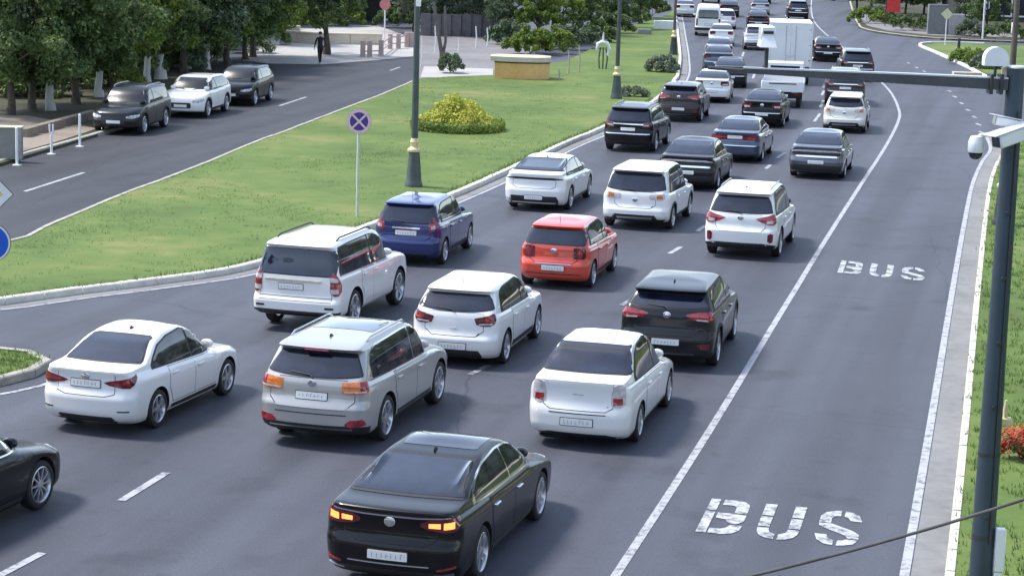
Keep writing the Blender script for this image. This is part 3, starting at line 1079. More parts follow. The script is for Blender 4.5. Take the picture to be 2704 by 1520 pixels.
def person(x, y, rz, label, h=1.74):
    root = empty('person', (x, y, .03), rz)
    tag(root, label, 'person')
    J = {'pelvis': (0, 0, .95, .155, .11), 'waist': (0, 0, 1.08, .135, .10), 'chest': (0, .01, 1.30, .17, .115), 'neckb': (0, 0, 1.46, .07, .065), 'neck': (0, 0, 1.53, .055, .055), 'head': (0, .02, 1.64, .078, .095), 'crown': (0, .01, 1.72, .06, .07)}
    for sg, n in ((-1, 'l'), (1, 'r')):
        st = .20 * sg
        J['hip' + n] = (.09 * sg, .0, .88, .095, .095)
        J['knee' + n] = (.095 * sg, st * .55 + .04, .50, .062, .062)
        J['ank' + n] = (.10 * sg, st, .10, .042, .042)
        J['toe' + n] = (.11 * sg, st + .15, .04, .035, .035)
        J['sho' + n] = (.185 * sg, .0, 1.41, .062, .062)
        J['elb' + n] = (.235 * sg, -st * .5 - .02, 1.14, .045, .045)
        J['wri' + n] = (.235 * sg, -st * .7 + .10, .92, .030, .030)
        J['han' + n] = (.235 * sg, -st * .7 + .13, .84, .034, .02)
    E = [('pelvis', 'waist'), ('waist', 'chest'), ('chest', 'neckb'), ('neckb', 'neck'), ('neck', 'head'), ('head', 'crown')]
    for n in 'lr':
        E += [('pelvis', 'hip' + n), ('hip' + n, 'knee' + n), ('knee' + n, 'ank' + n), ('ank' + n, 'toe' + n), ('chest', 'sho' + n), ('sho' + n, 'elb' + n), ('elb' + n, 'wri' + n), ('wri' + n, 'han' + n)]
    for n, sg in (('l', -1), ('r', 1)):
        bx, by, bz = J['han' + n][:3]
        for k in range(4):
            a_ = 'f%d%s' % (k, n)
            J[a_] = (bx - sg * .005, by - .022 + k * .015, bz - .06, .009, .009)
            J[a_ + 't'] = (bx - sg * .02, by - .015 + k * .014, bz - .095 - .008 * (k in (1, 2)), .008, .008)
            E += [('han' + n, a_), (a_, a_ + 't')]
        J['th' + n] = (bx - sg * .01, by + .045, bz - .025, .010, .010)
        E += [('han' + n, 'th' + n)]
    names = list(J)
    me = bpy.data.meshes.new('body')
    me.from_pydata([J[n][:3] for n in names], [(names.index(a), names.index(b)) for a, b in E], [])
    ob = bpy.data.objects.new('body', me)
    COL.objects.link(ob)
    md = ob.modifiers.new('s', 'SKIN')
    for i_, n in enumerate(names):
        me.skin_vertices[0].data[i_].radius = J[n][3:5]
    me.skin_vertices[0].data[0].use_root = True
    sb = ob.modifiers.new('u', 'SUBSURF')
    sb.levels = sb.render_levels = 1
    em = bpy.data.meshes.new_from_object(ob.evaluated_get(bpy.context.evaluated_depsgraph_get()))
    bpy.data.objects.remove(ob)
    for m_ in (mat('dark_clothes', (.012, .012, .015), .8), mat('skin', (.45, .27, .19), .5), mat('white_shoes', (.7, .7, .68), .5)):
        em.materials.append(m_)
    for f in em.polygons:
        z = f.center.z
        f.material_index = 1 if (z > 1.50 or (abs(f.center.x) > .19 and z < .90 and z > .6)) else (2 if z < .10 else 0)
        f.use_smooth = True
    ob = bpy.data.objects.new('body', em)
    link(ob, root)
    hm = MB()
    hm.lathe([(.02, 1.765), (.06, 1.755), (.09, 1.72), (.098, 1.67), (.09, 1.63)], 14, (0, -.012, 0))
    hm.build('hair', mat('dark_hair', (.02, .014, .01), .7), root)
    return root


p = G(845, 171)
person(p.x, p.y, R(25), 'passer by in black clothes and white shoes walking on the pale plaza')
# right-hand side
right = [(2262, 30, 'tall', 0, 0, .75, 'dark cypress like tree left of the red banner'), (2300, 22, 'broad', 1, 2, .7, 'green tree just left of the red banner'), (2390, 40, 'broad', 2, 3, .7, 'greyish tree right of the red banner'),
         (2440, 44, 'broad', 3, 0, .7, 'dark tree behind the yellow diamond sign'), (2545, 70, 'tall', 1, 3, .8, 'grey green tree right of the yellow diamond sign'), (2605, 84, 'broad', 0, 0, .6, 'dark tree in front of the glass building'), (2200, 2, 'broad', 2, 0, .8, 'dark tree at the top edge where the side street bends away'), (2345, 44, 'broad', 0, 0, .75, 'dark tree just behind the red banner'), (2490, 30, 'broad', 1, 0, .8, 'dark tree behind the pale concrete wall'), (2570, 50, 'broad', 2, 3, .7, 'dry looking tree left of the glass building')]
for px, py, kd, v, lf, sc, lab in right:
    p = G(px, py)
    tree(p.x, p.y, kd, v, lf, sc, lab, 'trees beyond the side street on the right', z=.1)
for i, (px, py, lf, w_, lab) in enumerate(((2290, 66, 2, 2.0, 'low green shrub at the street corner'), (2330, 62, 0, 1.5, 'dark green shrub under the red banner'), (2415, 86, 0, 2.6, 'wide dark shrub left of the concrete ramp'), (2560, 100, 3, 1.2, 'dry grey shrub right of the concrete ramp'), (2650, 104, 0, 2.0, 'dark hedge in front of the glass building'),
                                     (2560, 168, 2, 1.4, 'yellowish weed clump on the traffic island'), (2600, 186, 3, 1.0, 'dry bush behind the kerb of the traffic island'))):
    shrub(px, py, w_, .9, 1.0 if py > 150 else 1.7, 4000, .08, lf, lab, seed=60 + i)
shrub(2690, 1225, .42, .30, .42, 2600, .028, 0, 'flower bed clump with red blooms at the right edge', 'red_flower_clump', cat='flowers', seed=77, xy=tuple(G(2700, 1232).xy))
redf = leaf_material('red_petals', (.45, .012, .015), (.65, .03, .03), (.80, .12, .08), .1)
p = G(2700, 1232)
a = rg.uniform(0, 6.28, 1500)
rr_ = rg.uniform(0, 1, 1500) ** .5
pos = np.c_[np.cos(a) * rr_ * .42, np.sin(a) * rr_ * .30, rg.uniform(.12, .52, 1500)]
dd = rg.normal(size=(1500, 3))
dd /= np.linalg.norm(dd, axis=1)[:, None]
o = bpy.data.objects.new('blooms', leaf_mesh('blooms', pos, dd, .022, redf))
link(o, next(x for x in COL.objects if x.name.startswith('red_flower_clump')))
# unseen trees around the viewpoint, added to darken what the car bodies mirror
for i in range(18):
    tree(-66 + i * 7.6, -22 - (i % 3) * 3, 'huge', i % 3, i % 2, 1.35, 'unseen tree added behind the viewpoint for dark reflections', 'unseen trees added to darken reflections', z=0, name='reflection_tree')
for i in range(5):
    tree(-26 - (i % 2) * 3, 2 + i * 8.5, 'huge', i % 3, i % 2, 1.1, 'unseen tree added left of the viewpoint for dark reflections', 'unseen trees added to darken reflections', z=0, name='reflection_tree')
for i in range(16):  # bank trees on the right, out of view, mirrored in the cars' side glass
    tree(38 + i * 3.0, 92 + i * 11, 'huge', i % 3, i % 2, 1.1, 'bank tree right of the road', 'trees on the bank right of the road', z=.1, name='bank_tree')
for i in range(9):
    tree(19 + i * 1.9 + (i % 2) * 3, 26 + i * 7.5, 'broad' if i % 2 else 'huge', i % 3, i % 2, 1.0, 'bank tree right of the road', 'trees on the bank right of the road', z=.1, name='bank_tree')


# ------------------------------------------------------------------ street furniture
postm = mat('post_green_grey', (.075, .095, .095), .45, metal=.2, var=.25, vscale=5)
postd = mat('post_dark', (.045, .05, .052), .45, metal=.2, var=.3, vscale=5)
mastm = mat('mast_blue_grey', (.050, .074, .096), .45, metal=.25, var=.2, vscale=2.5)
gold = mat('gilded_collar', (.72, .62, .33), .45, var=.25, vscale=8)
brownm = mat('brown_pole', (.11, .085, .07), .5, var=.3)
whitem = mat('white_enamel', (.78, .79, .79), .35, coat=.5, var=.08)
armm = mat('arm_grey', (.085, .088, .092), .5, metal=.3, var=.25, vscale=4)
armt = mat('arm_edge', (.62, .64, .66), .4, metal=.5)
lampg = mat('lantern_glass', (.7, .7, .66), .3)
stonem, _, _ = ground_mat('pale_stone', [(.46, .39, .29), (.56, .49, .38), (.62, .56, .46)], .8, bump=.2)
ochrem, _, _ = ground_mat('ochre_stone', [(.62, .36, .13), (.72, .43, .17), (.78, .52, .24)], 1.0, bump=.2)
greym = mat('grey_block', (.30, .30, .30), .8, var=.3)


def lamp_post(px, py, label, m=postm, h=9.0, s=1.0, z=.12, pole=.10, pm=None):
    p = G(px, py)
    root = empty('lamp_post', (p.x, p.y, z))
    root.scale = (s, s, 1)
    tag(root, label, 'lamp post', 'ornate street lamp posts')
    b = MB()
    b.lathe([(.27, 0), (.27, .10), (.24, .16), (.225, .35), (.19, .75), (.165, 1.02), (.165, 1.07)], 12)
    b.build('pedestal', m, root)
    c = MB()
    c.lathe([(.20, 1.07), (.215, 1.10), (.205, 1.15), (.15, 1.19), (.12, 1.22), (.125, 1.34), (.145, 1.37), (.12, 1.42), (.10, 1.50)], 16)
    c.build('collar', gold, root)
    sft = MB()
    sft.lathe([(pole, 1.48), (pole * .95, 3), (pole * .8, 6), (pole * .6, h)], 14)
    sft.build('shaft', pm or m, root)
    hd_ = MB()
    hd_.tube([(0, 0, h - .1), (.35, 0, h + .35), (.9, 0, h + .45), (1.25, 0, h + .30)], .035, 8)
    hd_.build('bracket', pm or m, root)
    ln = MB()
    ln.lathe([(.05, h + .3), (.17, h + .22), (.22, h + .02), (.12, h - .12)], 12, (1.25, 0, 0))
    ln.build('lantern', lampg, root)
    return root


lamp_post(1092, 503, 'tall lamp post with gilded collar rising from the lawn beside the cone shaped bush', h=8.8, pole=.105)
lamp_post(1627, 268, 'lamp post with cream collar at the right edge of the lawn behind the black suv', h=8.8)
lamp_post(1778, 150, 'thin brown lamp post farthest away at the head of the lawn', m=postd, h=8.5, pm=brownm, pole=.09)
lamp_post(2644, 604, 'lamp post with brown shaft on the verge, partly behind the big camera mast', m=postd, h=8.4, pm=brownm, pole=.10)
# white notice plates on two shafts
for px, py, Y, w_, h_, lab in ((1106, 2, 63.9, .15, .34, 'small white box fixed high on the tall lawn lamp post'), (2676, 74, 60.0, .17, .30, 'small white box fixed to the brown lamp shaft at the right')):
    c = GY(px, py, Y)
    b = MB()
    b.box(-w_ / 2, w_ / 2, -.20, -.09, -h_ / 2, h_ / 2, .012)
    o = b.build('junction_box', whitem, loc=c)
    tag(o, lab, 'box')


def disc(mb, r, y0, y1, n=40, r0=0.0, mi=0):
    if r0 == 0:
        mb.lathe([(r, y1), (r, y0)], n, axis='Y', mi=mi)
    else:
        mb.lathe([(r0, y0), (r, y0), (r, y1), (r0, y1)], n, axis='Y', cap=False, mi=mi)


def sign_face(root, r, colr, colb, cross):
    a = MB()
    disc(a, r, -.012, .0)
    a.build('back_plate', greym, root)
    a = MB()
    disc(a, r * .985, -.020, -.013, r0=r * .74)
    a.build('rim_band', colr, root)
    a = MB()
    disc(a, r * .74, -.017, -.0125)
    a.build('blue_disc', colb, root)
    if cross:
        for an in (45, -45):
            a = MB()
            a.box(-r * .76, r * .76, -.026 - (.002 if an > 0 else 0), -.020, -r * .085, r * .085, M=Matrix.Rotation(R(an), 4, 'Y'))
            a.build('cross_bar', colr, root)


signpink = mat('faded_sign_red', (.80, .52, .56), .4, var=.15, vscale=9)
signblue = mat('sign_blue', (.045, .04, .22), .35)
p = G(943, 585)
root = empty('no_stopping_sign', (p.x, p.y, .12))
tag(root, 'round no stopping sign with faded red cross on a pale post in the lawn', 'road sign')
pm_ = MB()
pm_.tube([(0, .03, -.05), (-.01, .03, 1.2), (.01, .03, 2.9)], .038, 10)
pm_.build('post', mat('pale_post', (.62, .66, .55), .6, var=.2), root)
fc = empty('sign_face', (.012, -.02, 2.62))
fc.parent = root
sign_face(fc, .335, signpink, signblue, True)

# two signs on one post at the left edge
p = G(-14, 968)
root = empty('priority_road_sign', (p.x - .02, p.y, .12))
tag(root, 'yellow and white diamond sign cut by the left edge of the picture', 'road sign')
a = MB()
a.tube([(0, .05, -.05), (0, .05, 3.6)], .035, 10)
a.build('post', greym, root)
for nm, hw, y, m_ in (('back_plate', .40, -.004, seam), ('white_border', .385, -.012, whitem), ('yellow_centre', .21, -.018, mat('sign_yellow', (.72, .58, .18), .5, var=.25, vscale=14))):
    a = MB()
    a.box(-hw, hw, y - .006, y + .003, -hw, hw, .02 if False else 0, M=Matrix.Translation((0, 0, 3.06)) @ Matrix.Rotation(R(45), 4, 'Y') @ Matrix.Scale(.72, 4))
    a.build(nm, m_, root, smooth=False)
root2 = empty('keep_direction_sign', (p.x - .02, p.y - .03, 2.30))
tag(root2, 'round blue sign with white rim at the left edge below the diamond', 'road sign')
for nm, r, r0, y, m_ in (('back_plate', .355, 0, -.004, seam), ('white_rim', .345, 0, -.010, whitem), ('blue_disc', .31, 0, -.016, mat('bright_sign_blue', (.01, .10, .55), .4))):
    a = MB()
    disc(a, r, y - .005, y)
    a.build(nm, m_, root2)

# white bollards along the side road
for i, (px, py, top, lab) in enumerate(((45, 437, 338, 'white bollard nearest the left edge beside the side road'), (136, 408, 330, 'white bollard with a forked top, middle of the three'), (211, 388, 303, 'white bollard closest to the parked dark suv'))):
    p = G(px, py)
    h = (py - top) / (CF / (p.y + 1)) * 1.02
    root = empty('bollard', (p.x, p.y, 0))
    tag(root, lab, 'bollard', 'white bollards on the side road')
    a = MB()
    a.lathe([(.15, 0), (.15, .03), (.06, .05)], 12)
    a.build('foot_plate', whitem, root)
    a = MB()
    if i == 1:
        a.lathe([(.045, .04), (.045, h * .66)], 10)
        a.tube([(0, 0, h * .64), (-.06, 0, h * .78), (-.06, 0, h)], .03, 8)
        a.tube([(0, 0, h * .64), (.06, 0, h * .78), (.06, 0, h)], .03, 8)
    else:
        a.lathe([(.045, .04), (.045, h - .03), (.02, h)], 10)
    a.build('tube', whitem, root)
# grey cabinet and low wall at the left
p = G(14, 432)
root = empty('utility_cabinet', (p.x, p.y + .3, .1))
tag(root, 'grey utility cabinet with pale frame on the pavement at the left edge', 'cabinet')
a = MB()
a.box(-.42, .42, 0, .4, 0, 1.0, .01)
a.build('housing', mat('cabinet_grey', (.20, .21, .20), .6, var=.2), root)
for x in (-.42, .40):
    a = MB()
    a.box(x - .04, x + .06, -.02, .0, 0, 1.0)
    a.build('frame_post', greym, root)
a = MB()
a.box(-.46, .46, -.03, .42, 1.01, 1.06, .01)
a.build('lid', stonem, root)
pa, pb = G(60, 372), G(250, 318)
root = empty('low_wall', (0, 0, 0))
tag(root, 'low brown kerb wall of long stones at the foot of the left grove', 'wall')
v = (pb - pa)
n = int(v.length / 1.2)
for i in range(n):
    c = pa.lerp(pb, (i + .5) / n)
    a = MB()
    a.box(-.58, .58, -.15, .15, .08, .42, .015, M=Matrix.Translation(c) @ Matrix.Rotation(math.atan2(v.y, v.x), 4, 'Z'))
    a.build('stone', brownpave, root)

# ochre plinth with its slab on the lawn edge
p0 = G(1305, 214)
p1 = G(1452, 219)
c = (p0 + p1) / 2
root = empty('stone_plinth', (c.x, c.y + 1.0, .1), .0)
tag(root, 'ochre stone plinth with a pale overhanging slab at the far end of the lawn', 'plinth')
W_ = (p1.x - p0.x) / 2
a = MB()
out = [(-W_, -.75), (-W_ * .2, -1.05), (W_ * .55, -1.0), (W_ * .95, -.6), (W_, .5), (W_ * .6, 1.0), (-W_ * .7, 1.0), (-W_, .4)]
n = len(out)
a.add([(x, y, 0) for x, y in out] + [(x * 1.0, y, .82) for x, y in out], [tuple(range(n, 2 * n))] + [(i, (i + 1) % n, n + (i + 1) % n, n + i) for i in range(n)])
a.build('drum', ochrem, root, smooth=False)
a = MB()
a.add([(x * 1.02, y * 1.02, .82) for x, y in out] + [(x * 1.02, y * 1.02, .90) for x, y in out], [tuple(range(n, 2 * n)), tuple(reversed(range(n)))] + [(i, (i + 1) % n, n + (i + 1) % n, n + i) for i in range(n)])
a.build('shadow_joint', brownm, root, smooth=False)
a = MB()
a.add([(x * 1.10 - .08, y * 1.12, .90) for x, y in out] + [(x * 1.10 - .08, y * 1.12, 1.14) for x, y in out], [tuple(range(n, 2 * n)), tuple(reversed(range(n)))] + [(i, (i + 1) % n, n + (i + 1) % n, n + i) for i in range(n)])
a.build('slab', stonem, root, smooth=False)

# pale garden ornament
p = G(1590, 188)
root = empty('garden_ornament', (p.x, p.y, .1))
tag(root, 'pale curved ornament on thin legs at the edge of the lawn trees', 'ornament')
a = MB()
a.tube([(-.32, 0, 1.05), (-.30, 0, 1.35), (-.05, 0, 1.50), (.22, 0, 1.42), (.36, 0, 1.1), (.24, 0, .75)], .10, 10)
a.build('hoop', whitem, root)
a = MB()
a.lathe([(.02, 1.35), (.07, 1.5), (.05, 1.8), (.005, 2.05)], 10)
a.build('finial', whitem, root)
for x in (-.16, .02, .2):
    a = MB()
    a.tube([(x, 0, 0), (x * 1.3, 0, .6), (x * .8, 0, 1.2)], .04, 7)
    a.build('leg', postm, root)

# low stone wall of the planting bed behind the plaza
pts = [G(722, 104), G(730, 110), G(838, 118), G(1010, 120)]
root = empty('planter_wall')
tag(root, 'low sunlit beige stone wall holding the planting bed behind the plaza', 'wall')
for a_, b_ in zip(pts[1:], pts[2:]):
    v = b_ - a_
    n = max(1, int(v.length / 1.6))
    for i in range(n):
        c = a_.lerp(b_, (i + .5) / n)
        L = v.length / n / 2 - .012
        ang = math.atan2(v.y, v.x)
        M = Matrix.Translation(c) @ Matrix.Rotation(ang, 4, 'Z')
        a = MB()
        a.box(-L, L, 0, .4, 0, .62, .015, M=M)
        a.build('stone', stonem, root)
        a = MB()
        a.box(-L, L, -.05, .45, .62, .72, .012, M=M)
        a.build('coping', stonem, root)
a = MB()
a.box(-.6, .6, -.2, .5, 0, 1.0, .02, M=Matrix.Translation(G(766, 110)))
a.build('end_pier', stonem, root)

# pinkish barrier posts and rail
pinkm = mat('pinkish_concrete', (.50, .38, .34), .8, var=.2)
root = empty('barrier_fence')
tag(root, 'low pinkish barrier with short posts in front of the beige wall', 'fence')
fp = [(958, 152), (976, 152), (1006, 150), (1030, 131), (1052, 130), (1074, 126), (1086, 126)]
for x, y in fp:
    c = G(x, y)
    a = MB()
    a.box(-.14, .14, -.12, .12, 0, .95, .02)
    a.build('post', pinkm, root, loc=c)
for (x0, y0), (x1, y1) in zip(fp, fp[1:]):
    A, B = G(x0, y0), G(x1, y1)
    a = MB()
    a.tube([A + Vector((0, 0, .75)), B + Vector((0, 0, .75))], .05, 6)
    a.tube([A + Vector((0, 0, .35)), B + Vector((0, 0, .35))], .04, 6)
    a.build('rail', pinkm, root)

# white pillared pavilion
pv = G(955, 55)
root = empty('pavilion', (pv.x, pv.y, .05))
tag(root, 'dark pavilion with white pillars at the top edge behind the beige wall', 'building')
darkw = mat('dark_wall', (.06, .065, .06), .8, var=.3)  # dark wall colour shared by both buildings
a = MB()
a.box(-3.5, 4.2, 3.0, 6.0, 0, 4.2)
a.build('wall', darkw, root)
for x, w_ in ((-.55, .45), (1.75, .42), (3.4, .3)):
    a = MB()
    a.box(x - w_ / 2, x + w_ / 2, 0, .5, .25, 4.2, .03)
    a.box(x - w_ / 2 - .08, x + w_ / 2 + .08, -.08, .58, 0, .3, .02)
    a.build('pillar', whitem, root)
a = MB()
a.box(-4, 5, -1, 7, 4.2, 4.6, .03)
a.build('roof', greym, root)
a = MB()
a.box(-3, 0, -1.6, -1.0, 0, .55, .02)
a.build('step', greym, root)

# red and pink round sign on a thin white pole
p = G(1015, 122)
root = empty('round_sign', (p.x, p.y, 0))
tag(root, 'faded red round sign on a thin white pole by the pillars', 'road sign')
a = MB()
hh = GY(1012, 12, p.y).z
a.tube([(0, 0, 0), (0, 0, hh + .2)], .045, 8)
a.build('post', whitem, root)
a = MB()
disc(a, .34, -.07, -.05)
a.build('sign_plate', mat('pale_red', (.62, .22, .22), .5, var=.3, vscale=7), root)
root.children[-1].location = (0, 0, hh)

# grey forecourt wall with thin pale poles
root = empty('forecourt_wall')
tag(root, 'long low grey wall across the forecourt under the grey leafed trees', 'wall')
A, B = G(1110, 96), G(1350, 100)
n = 9
for i in range(n):
    c = A.lerp(B, (i + .5) / n)
    L = (B - A).length / n / 2 - .01
    a = MB()
    a.box(-L, L, 0, .3, 0, 1.5, .01, M=Matrix.Translation(c))
    a.build('wall_panel', mat('mauve_wall', (.17, .155, .17), .85, var=.3, vscale=1.5), root)
for i, (px, py, top) in enumerate(((1112, 176, 96), (1148, 142, 70), (1210, 138, 100), (1256, 128, 70), (1286, 124, 74), (1320, 104, 60), (1236, 88, 40), (1500, 200, 134), (1528, 196, 120), (1475, 218, 182))):
    p = G(px, py)
    h = (py - top) / (CF / p.y)
    a = MB()
    a.tube([(0, 0, 0), (.04, 0, h * .5), (-.02, 0, h)], .05, 7, r2=.035)
    o = a.build('thin_pole', whitem if i < 7 else mat('pale_brown_pole', (.4, .36, .3), .7), loc=p)
    tag(o, ['thin whitewashed pole against the tall lamp post', 'thin pale pole second from the tall lamp post', 'short thin pale pole in the middle of the grey forecourt', 'tall thin white pole left of the plinth', 'bluish white pole nearest the plinth on its left', 'short pole right behind the plinth slab', 'thin white pole far back in the grey forecourt', 'thin pale stake left of the ornament', 'thin pale stake touching the ornament', 'thin greenish stake just right of the ochre plinth'][i], 'pole', 'thin pale poles at the far side')
# leaning grey trunks on the forecourt
p = G(1166, 190)
root = empty('leaning_tree', (p.x, p.y, .05))
tag(root, 'bare leaning grey trunk forking upward beside the clipped ball shrub', 'tree')
a = MB()
a.tube([(0, 0, -.1), (-.02, 0, .9), (-.25, 0, 2.2), (-.5, 0, 3.6)], .13, 8, r2=.08)
a.tube([(0, 0, .5), (.18, 0, 1.6), (.1, 0, 3.4)], .09, 8, r2=.06)
a.build('trunk', mat('grey_bark', (.16, .14, .13), .9, var=.4, vscale=6), root)
# white low blocks
for px, py, w_, h_, d_, lab, mm in ((1758, 82, .9, .75, .6, 'small white ribbed cabinet at the top of the lawn', whitem), (1702, 96, .5, .5, .5, 'low pale block at the lawn top beside a trunk', greym), (670, 118, 1.6, .9, .8, 'white kiosk base glimpsed behind the farthest parked suv', whitem),
                                    (2555, 208, .8, .35, .5, 'low cream stone block on the traffic island', stonem), (2325, 84, .0, .0, .0, None, None)):
    if lab is None:
        continue
    p = G(px, py)
    a = MB()
    a.box(-w_, w_, 0, d_, 0, h_, .03)
    o = a.build('block', mm, loc=p)
    tag(o, lab, 'block')

# concrete ramp wall, yellow diamond sign, poles, red banner and glass building on the right
p = G(2490, 96)
root = empty('concrete_wall', (p.x, p.y, .1))
tag(root, 'pale concrete wall behind the yellow diamond sign', 'wall')
for i, (x0, x1, h) in enumerate(((-1.2, .35, 2.3), (.37, 1.6, 1.6))):
    a = MB()
    a.box(x0, x1, 0, .5, 0, h, .02)
    a.build('wall_panel', gutterm if i == 0 else mat('pinkish_grey_panel', (.42, .38, .38), .85, var=.15), root)
p = G(2495, 124)
root = empty('diamond_sign', (p.x, p.y, .1))
tag(root, 'pale yellow diamond sign on a thin white post by the side street', 'road sign')
hh = GY(2498, 38, p.y).z - .1
a = MB()
a.tube([(0, 0, 0), (0, 0, hh + .3)], .04, 8)
a.build('post', whitem, root)
a = MB()
a.box(-.30, .30, -.06, -.045, -.30, .30, .015, M=Matrix.Translation((0, 0, hh)) @ Matrix.Rotation(R(45), 4, 'Y'))
a.build('sign_plate', mat('pale_yellow', (.70, .64, .42), .5, var=.2, vscale=8), root)
for px, py, top, r, mm, lab, nm in ((2530, 152, 102, .10, postd, 'short dark grey post on the traffic island', 'short_post'), (2594, 108, -60, .07, whitem, 'thin white pole in front of the dark hedge', 'thin_pole')):
    p = G(px, py)
    h = GY(px, top, p.y).z
    a = MB()
    a.tube([(0, 0, 0), (0, 0, h)], r, 10)
    o = a.build(nm, mm, loc=p)
    tag(o, lab, 'pole')
p = G(2356, 74)
root = empty('red_banner', (p.x, p.y, .1))
tag(root, 'tall red banner hanging at the top edge among the trees', 'banner')
a = MB()
a.box(-.55, .55, 0, .06, GY(2356, 36, p.y).z, 4.6, .01)
a.build('cloth', mat('banner_red', (.62, .04, .035), .6, var=.12), root)
a = MB()
a.tube([(-.6, .03, 0), (-.6, .03, 4.7)], .04, 8)
a.build('post', postd, root)
p = G(2650, 60)
root = empty('glass_building', (p.x, p.y, .1))
tag(root, 'building with white framed dark windows at the top right corner', 'building')
a = MB()
a.box(-4.0, 12, 0, 8, 0, 9)
a.build('wall', darkw, root)
for i in range(5):
    for z in (.4, 2.9, 5.4):
        x = -3.8 + i * 2.3
        a = MB()
        for q_ in ((x, x + 2.2, z, z + .14), (x, x + 2.2, z + 2.16, z + 2.3), (x, x + .14, z + .14, z + 2.16), (x + 2.06, x + 2.2, z + .14, z + 2.16), (x + 1.02, x + 1.12, z + .14, z + 2.16)):
            a.box(q_[0], q_[1], -.10, -.01, q_[2], q_[3])
        w_ = a.build('window', whitem, root, smooth=False)
        for xx in (x + .14, x + 1.12):
            a = MB()
            a.box(xx, xx + .9, -.05, -.03, z + .14, z + 2.16)
            a.build('pane', glass, w_)

# ------------------------------------------------------------------ the camera mast and its arm
base = G(2583, 1610)
topz = GY(2692, 181, base.y).z
root = empty('camera_mast', (base.x, base.y, 0))
tag(root, 'thick blue grey steel mast on the right verge, carrying cameras', 'mast')
a = MB()
a.lathe([(.26, 0), (.26, .05), (.148, .08), (.14, 1.5), (.118, 3.6), (.106, topz)], 24)
a.build('shaft', mastm, root)
a = MB()
a.lathe([(.112, topz), (.122, topz + .015), (.11, topz + .03)], 24)
a.build('cap', armt, root)
a = MB()
a.lathe([(.149, .94), (.149, 1.0)], 24)
a.build('band', postd, root)
a = MB()
a.lathe([(.141, 2.0), (.141, 2.05)], 24)
for zz in (1.2, 2.6, 3.4, 4.2, 5.0):
    a.box(-.03, .03, -.152 + zz * .006, -.10, zz, zz + .05, .004)
a.tube([(.05, -.150, .9), (.048, -.146, 2.0), (.045, -.132, 3.4), (.04, -.120, topz - .5)], .012, 6)
a.build('band', postd, root)
a = MB()
zc_ = GY(2668, 1400, base.y).z
a.box(.12, .25, -.16, -.05, .55, 1.10, .012)
a.box(.13, .23, -.15, -.06, .10, .54, .012)
a.build('conduit_box', whitem, root)
# arm
zr = GY(2650, 222, base.y).z
pl = GY(1962, 186, base.y)
mast_root = root
Lx = base.x - pl.x
dz = pl.z - zr
a = MB()
hr_, hl_ = .072, .032
vs = []
for x, h, z in ((-.10, hr_, 0), (-1.3, .060, dz * .38), (-Lx, hl_, dz)):
    vs += [(x, -h, z - h), (x, h, z - h), (x, h, z + h), (x, -h, z + h)]
a.add(vs, [(0, 3, 2, 1), (8, 9, 10, 11)] + [(k * 4 + i, k * 4 + (i + 1) % 4, k * 4 + 4 + (i + 1) % 4, k * 4 + 4 + i) for k in range(2) for i in range(4)])
root = a.build('arm', armm, mast_root, smooth=False, loc=(0, 0, zr))
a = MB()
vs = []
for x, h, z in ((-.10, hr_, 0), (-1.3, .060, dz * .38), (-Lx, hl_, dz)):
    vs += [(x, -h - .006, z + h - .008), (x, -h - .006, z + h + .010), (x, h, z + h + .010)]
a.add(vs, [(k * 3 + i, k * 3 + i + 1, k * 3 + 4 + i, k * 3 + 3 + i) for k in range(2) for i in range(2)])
a.build('lit_edge', armt, root, smooth=False)  # pale strip paints the light line along the arm's top
for x in (-.18, -.30):
    a = MB()
    a.box(x - .02, x + .02, -.11, .11, -.12, .12, .005)
    a.build('clamp', postd, root)
a = MB()
a.tube([(-Lx, 0, dz), (-Lx - .42, 0, dz + .02)], .022, 8)
a.build('stub', armm, root)
# camera on the arm's far end
cpos = GY(2022, 190, base.y)
root = empty('traffic_camera', (cpos.x, cpos.y, cpos.z))
tag(root, 'white box camera on a short dark post at the left end of the long arm', 'camera', 'white traffic cameras')
hh = GY(2022, 128, base.y).z - cpos.z
a = MB()
a.lathe([(.025, 0), (.025, hh)], 10)
a.build('post', postd, root)
a = MB()
a.box(-.085, .085, -.10, .22, hh + .10, hh + .26, .012)
a.build('housing', whitem, root)
a = MB()
a.add([(-.10, -.16, hh + .02), (.10, -.16, hh + .02), (.07, -.10, hh + .15), (-.07, -.10, hh + .15), (-.10, .2, hh + .02), (.10, .2, hh + .02), (.07, .2, hh + .15), (-.07, .2, hh + .15)],
      [(0, 1, 2, 3), (4, 7, 6, 5), (0, 4, 5, 1), (3, 2, 6, 7), (0, 3, 7, 4), (1, 5, 6, 2)])
a.build('hood', whitem, root, smooth=False)
a = MB()
a.box(-.06, .06, -.106, -.098, hh + .175, hh + .21)
a.build('lens_window', trim, root)
# round dish above the arm near the mast
dp = GY(2626, 214, base.y)
root = empty('radar_dish', (dp.x, dp.y, dp.z))
tag(root, 'white round topped sensor on a thin stalk above the arm beside the mast', 'sensor')
h0 = GY(2626, 174, base.y).z - dp.z
a = MB()
a.tube([(0, 0, 0), (0, 0, h0)], .018, 8)
a.build('stalk', postd, root)
a = MB()
prof = [(-.145, 0), (-.145, .08)] + [(-.145 * math.cos(R(t)), .08 + .145 * math.sin(R(t))) for t in range(0, 181, 15)] + [(.145, 0)]
n = len(prof)
a.add([(x, -.06, z + h0) for x, z in prof] + [(x, .10, z + h0) for x, z in prof], [tuple(range(n)), tuple(reversed(range(n, 2 * n)))] + [(i, n + i, n + (i + 1) % n, (i + 1) % n) for i in range(n)])
a.build('housing', whitem, root)
a = MB()
a.box(.10, .24, .0, .12, .02, .16, .01)
a.build('junction_box', stonem, root)


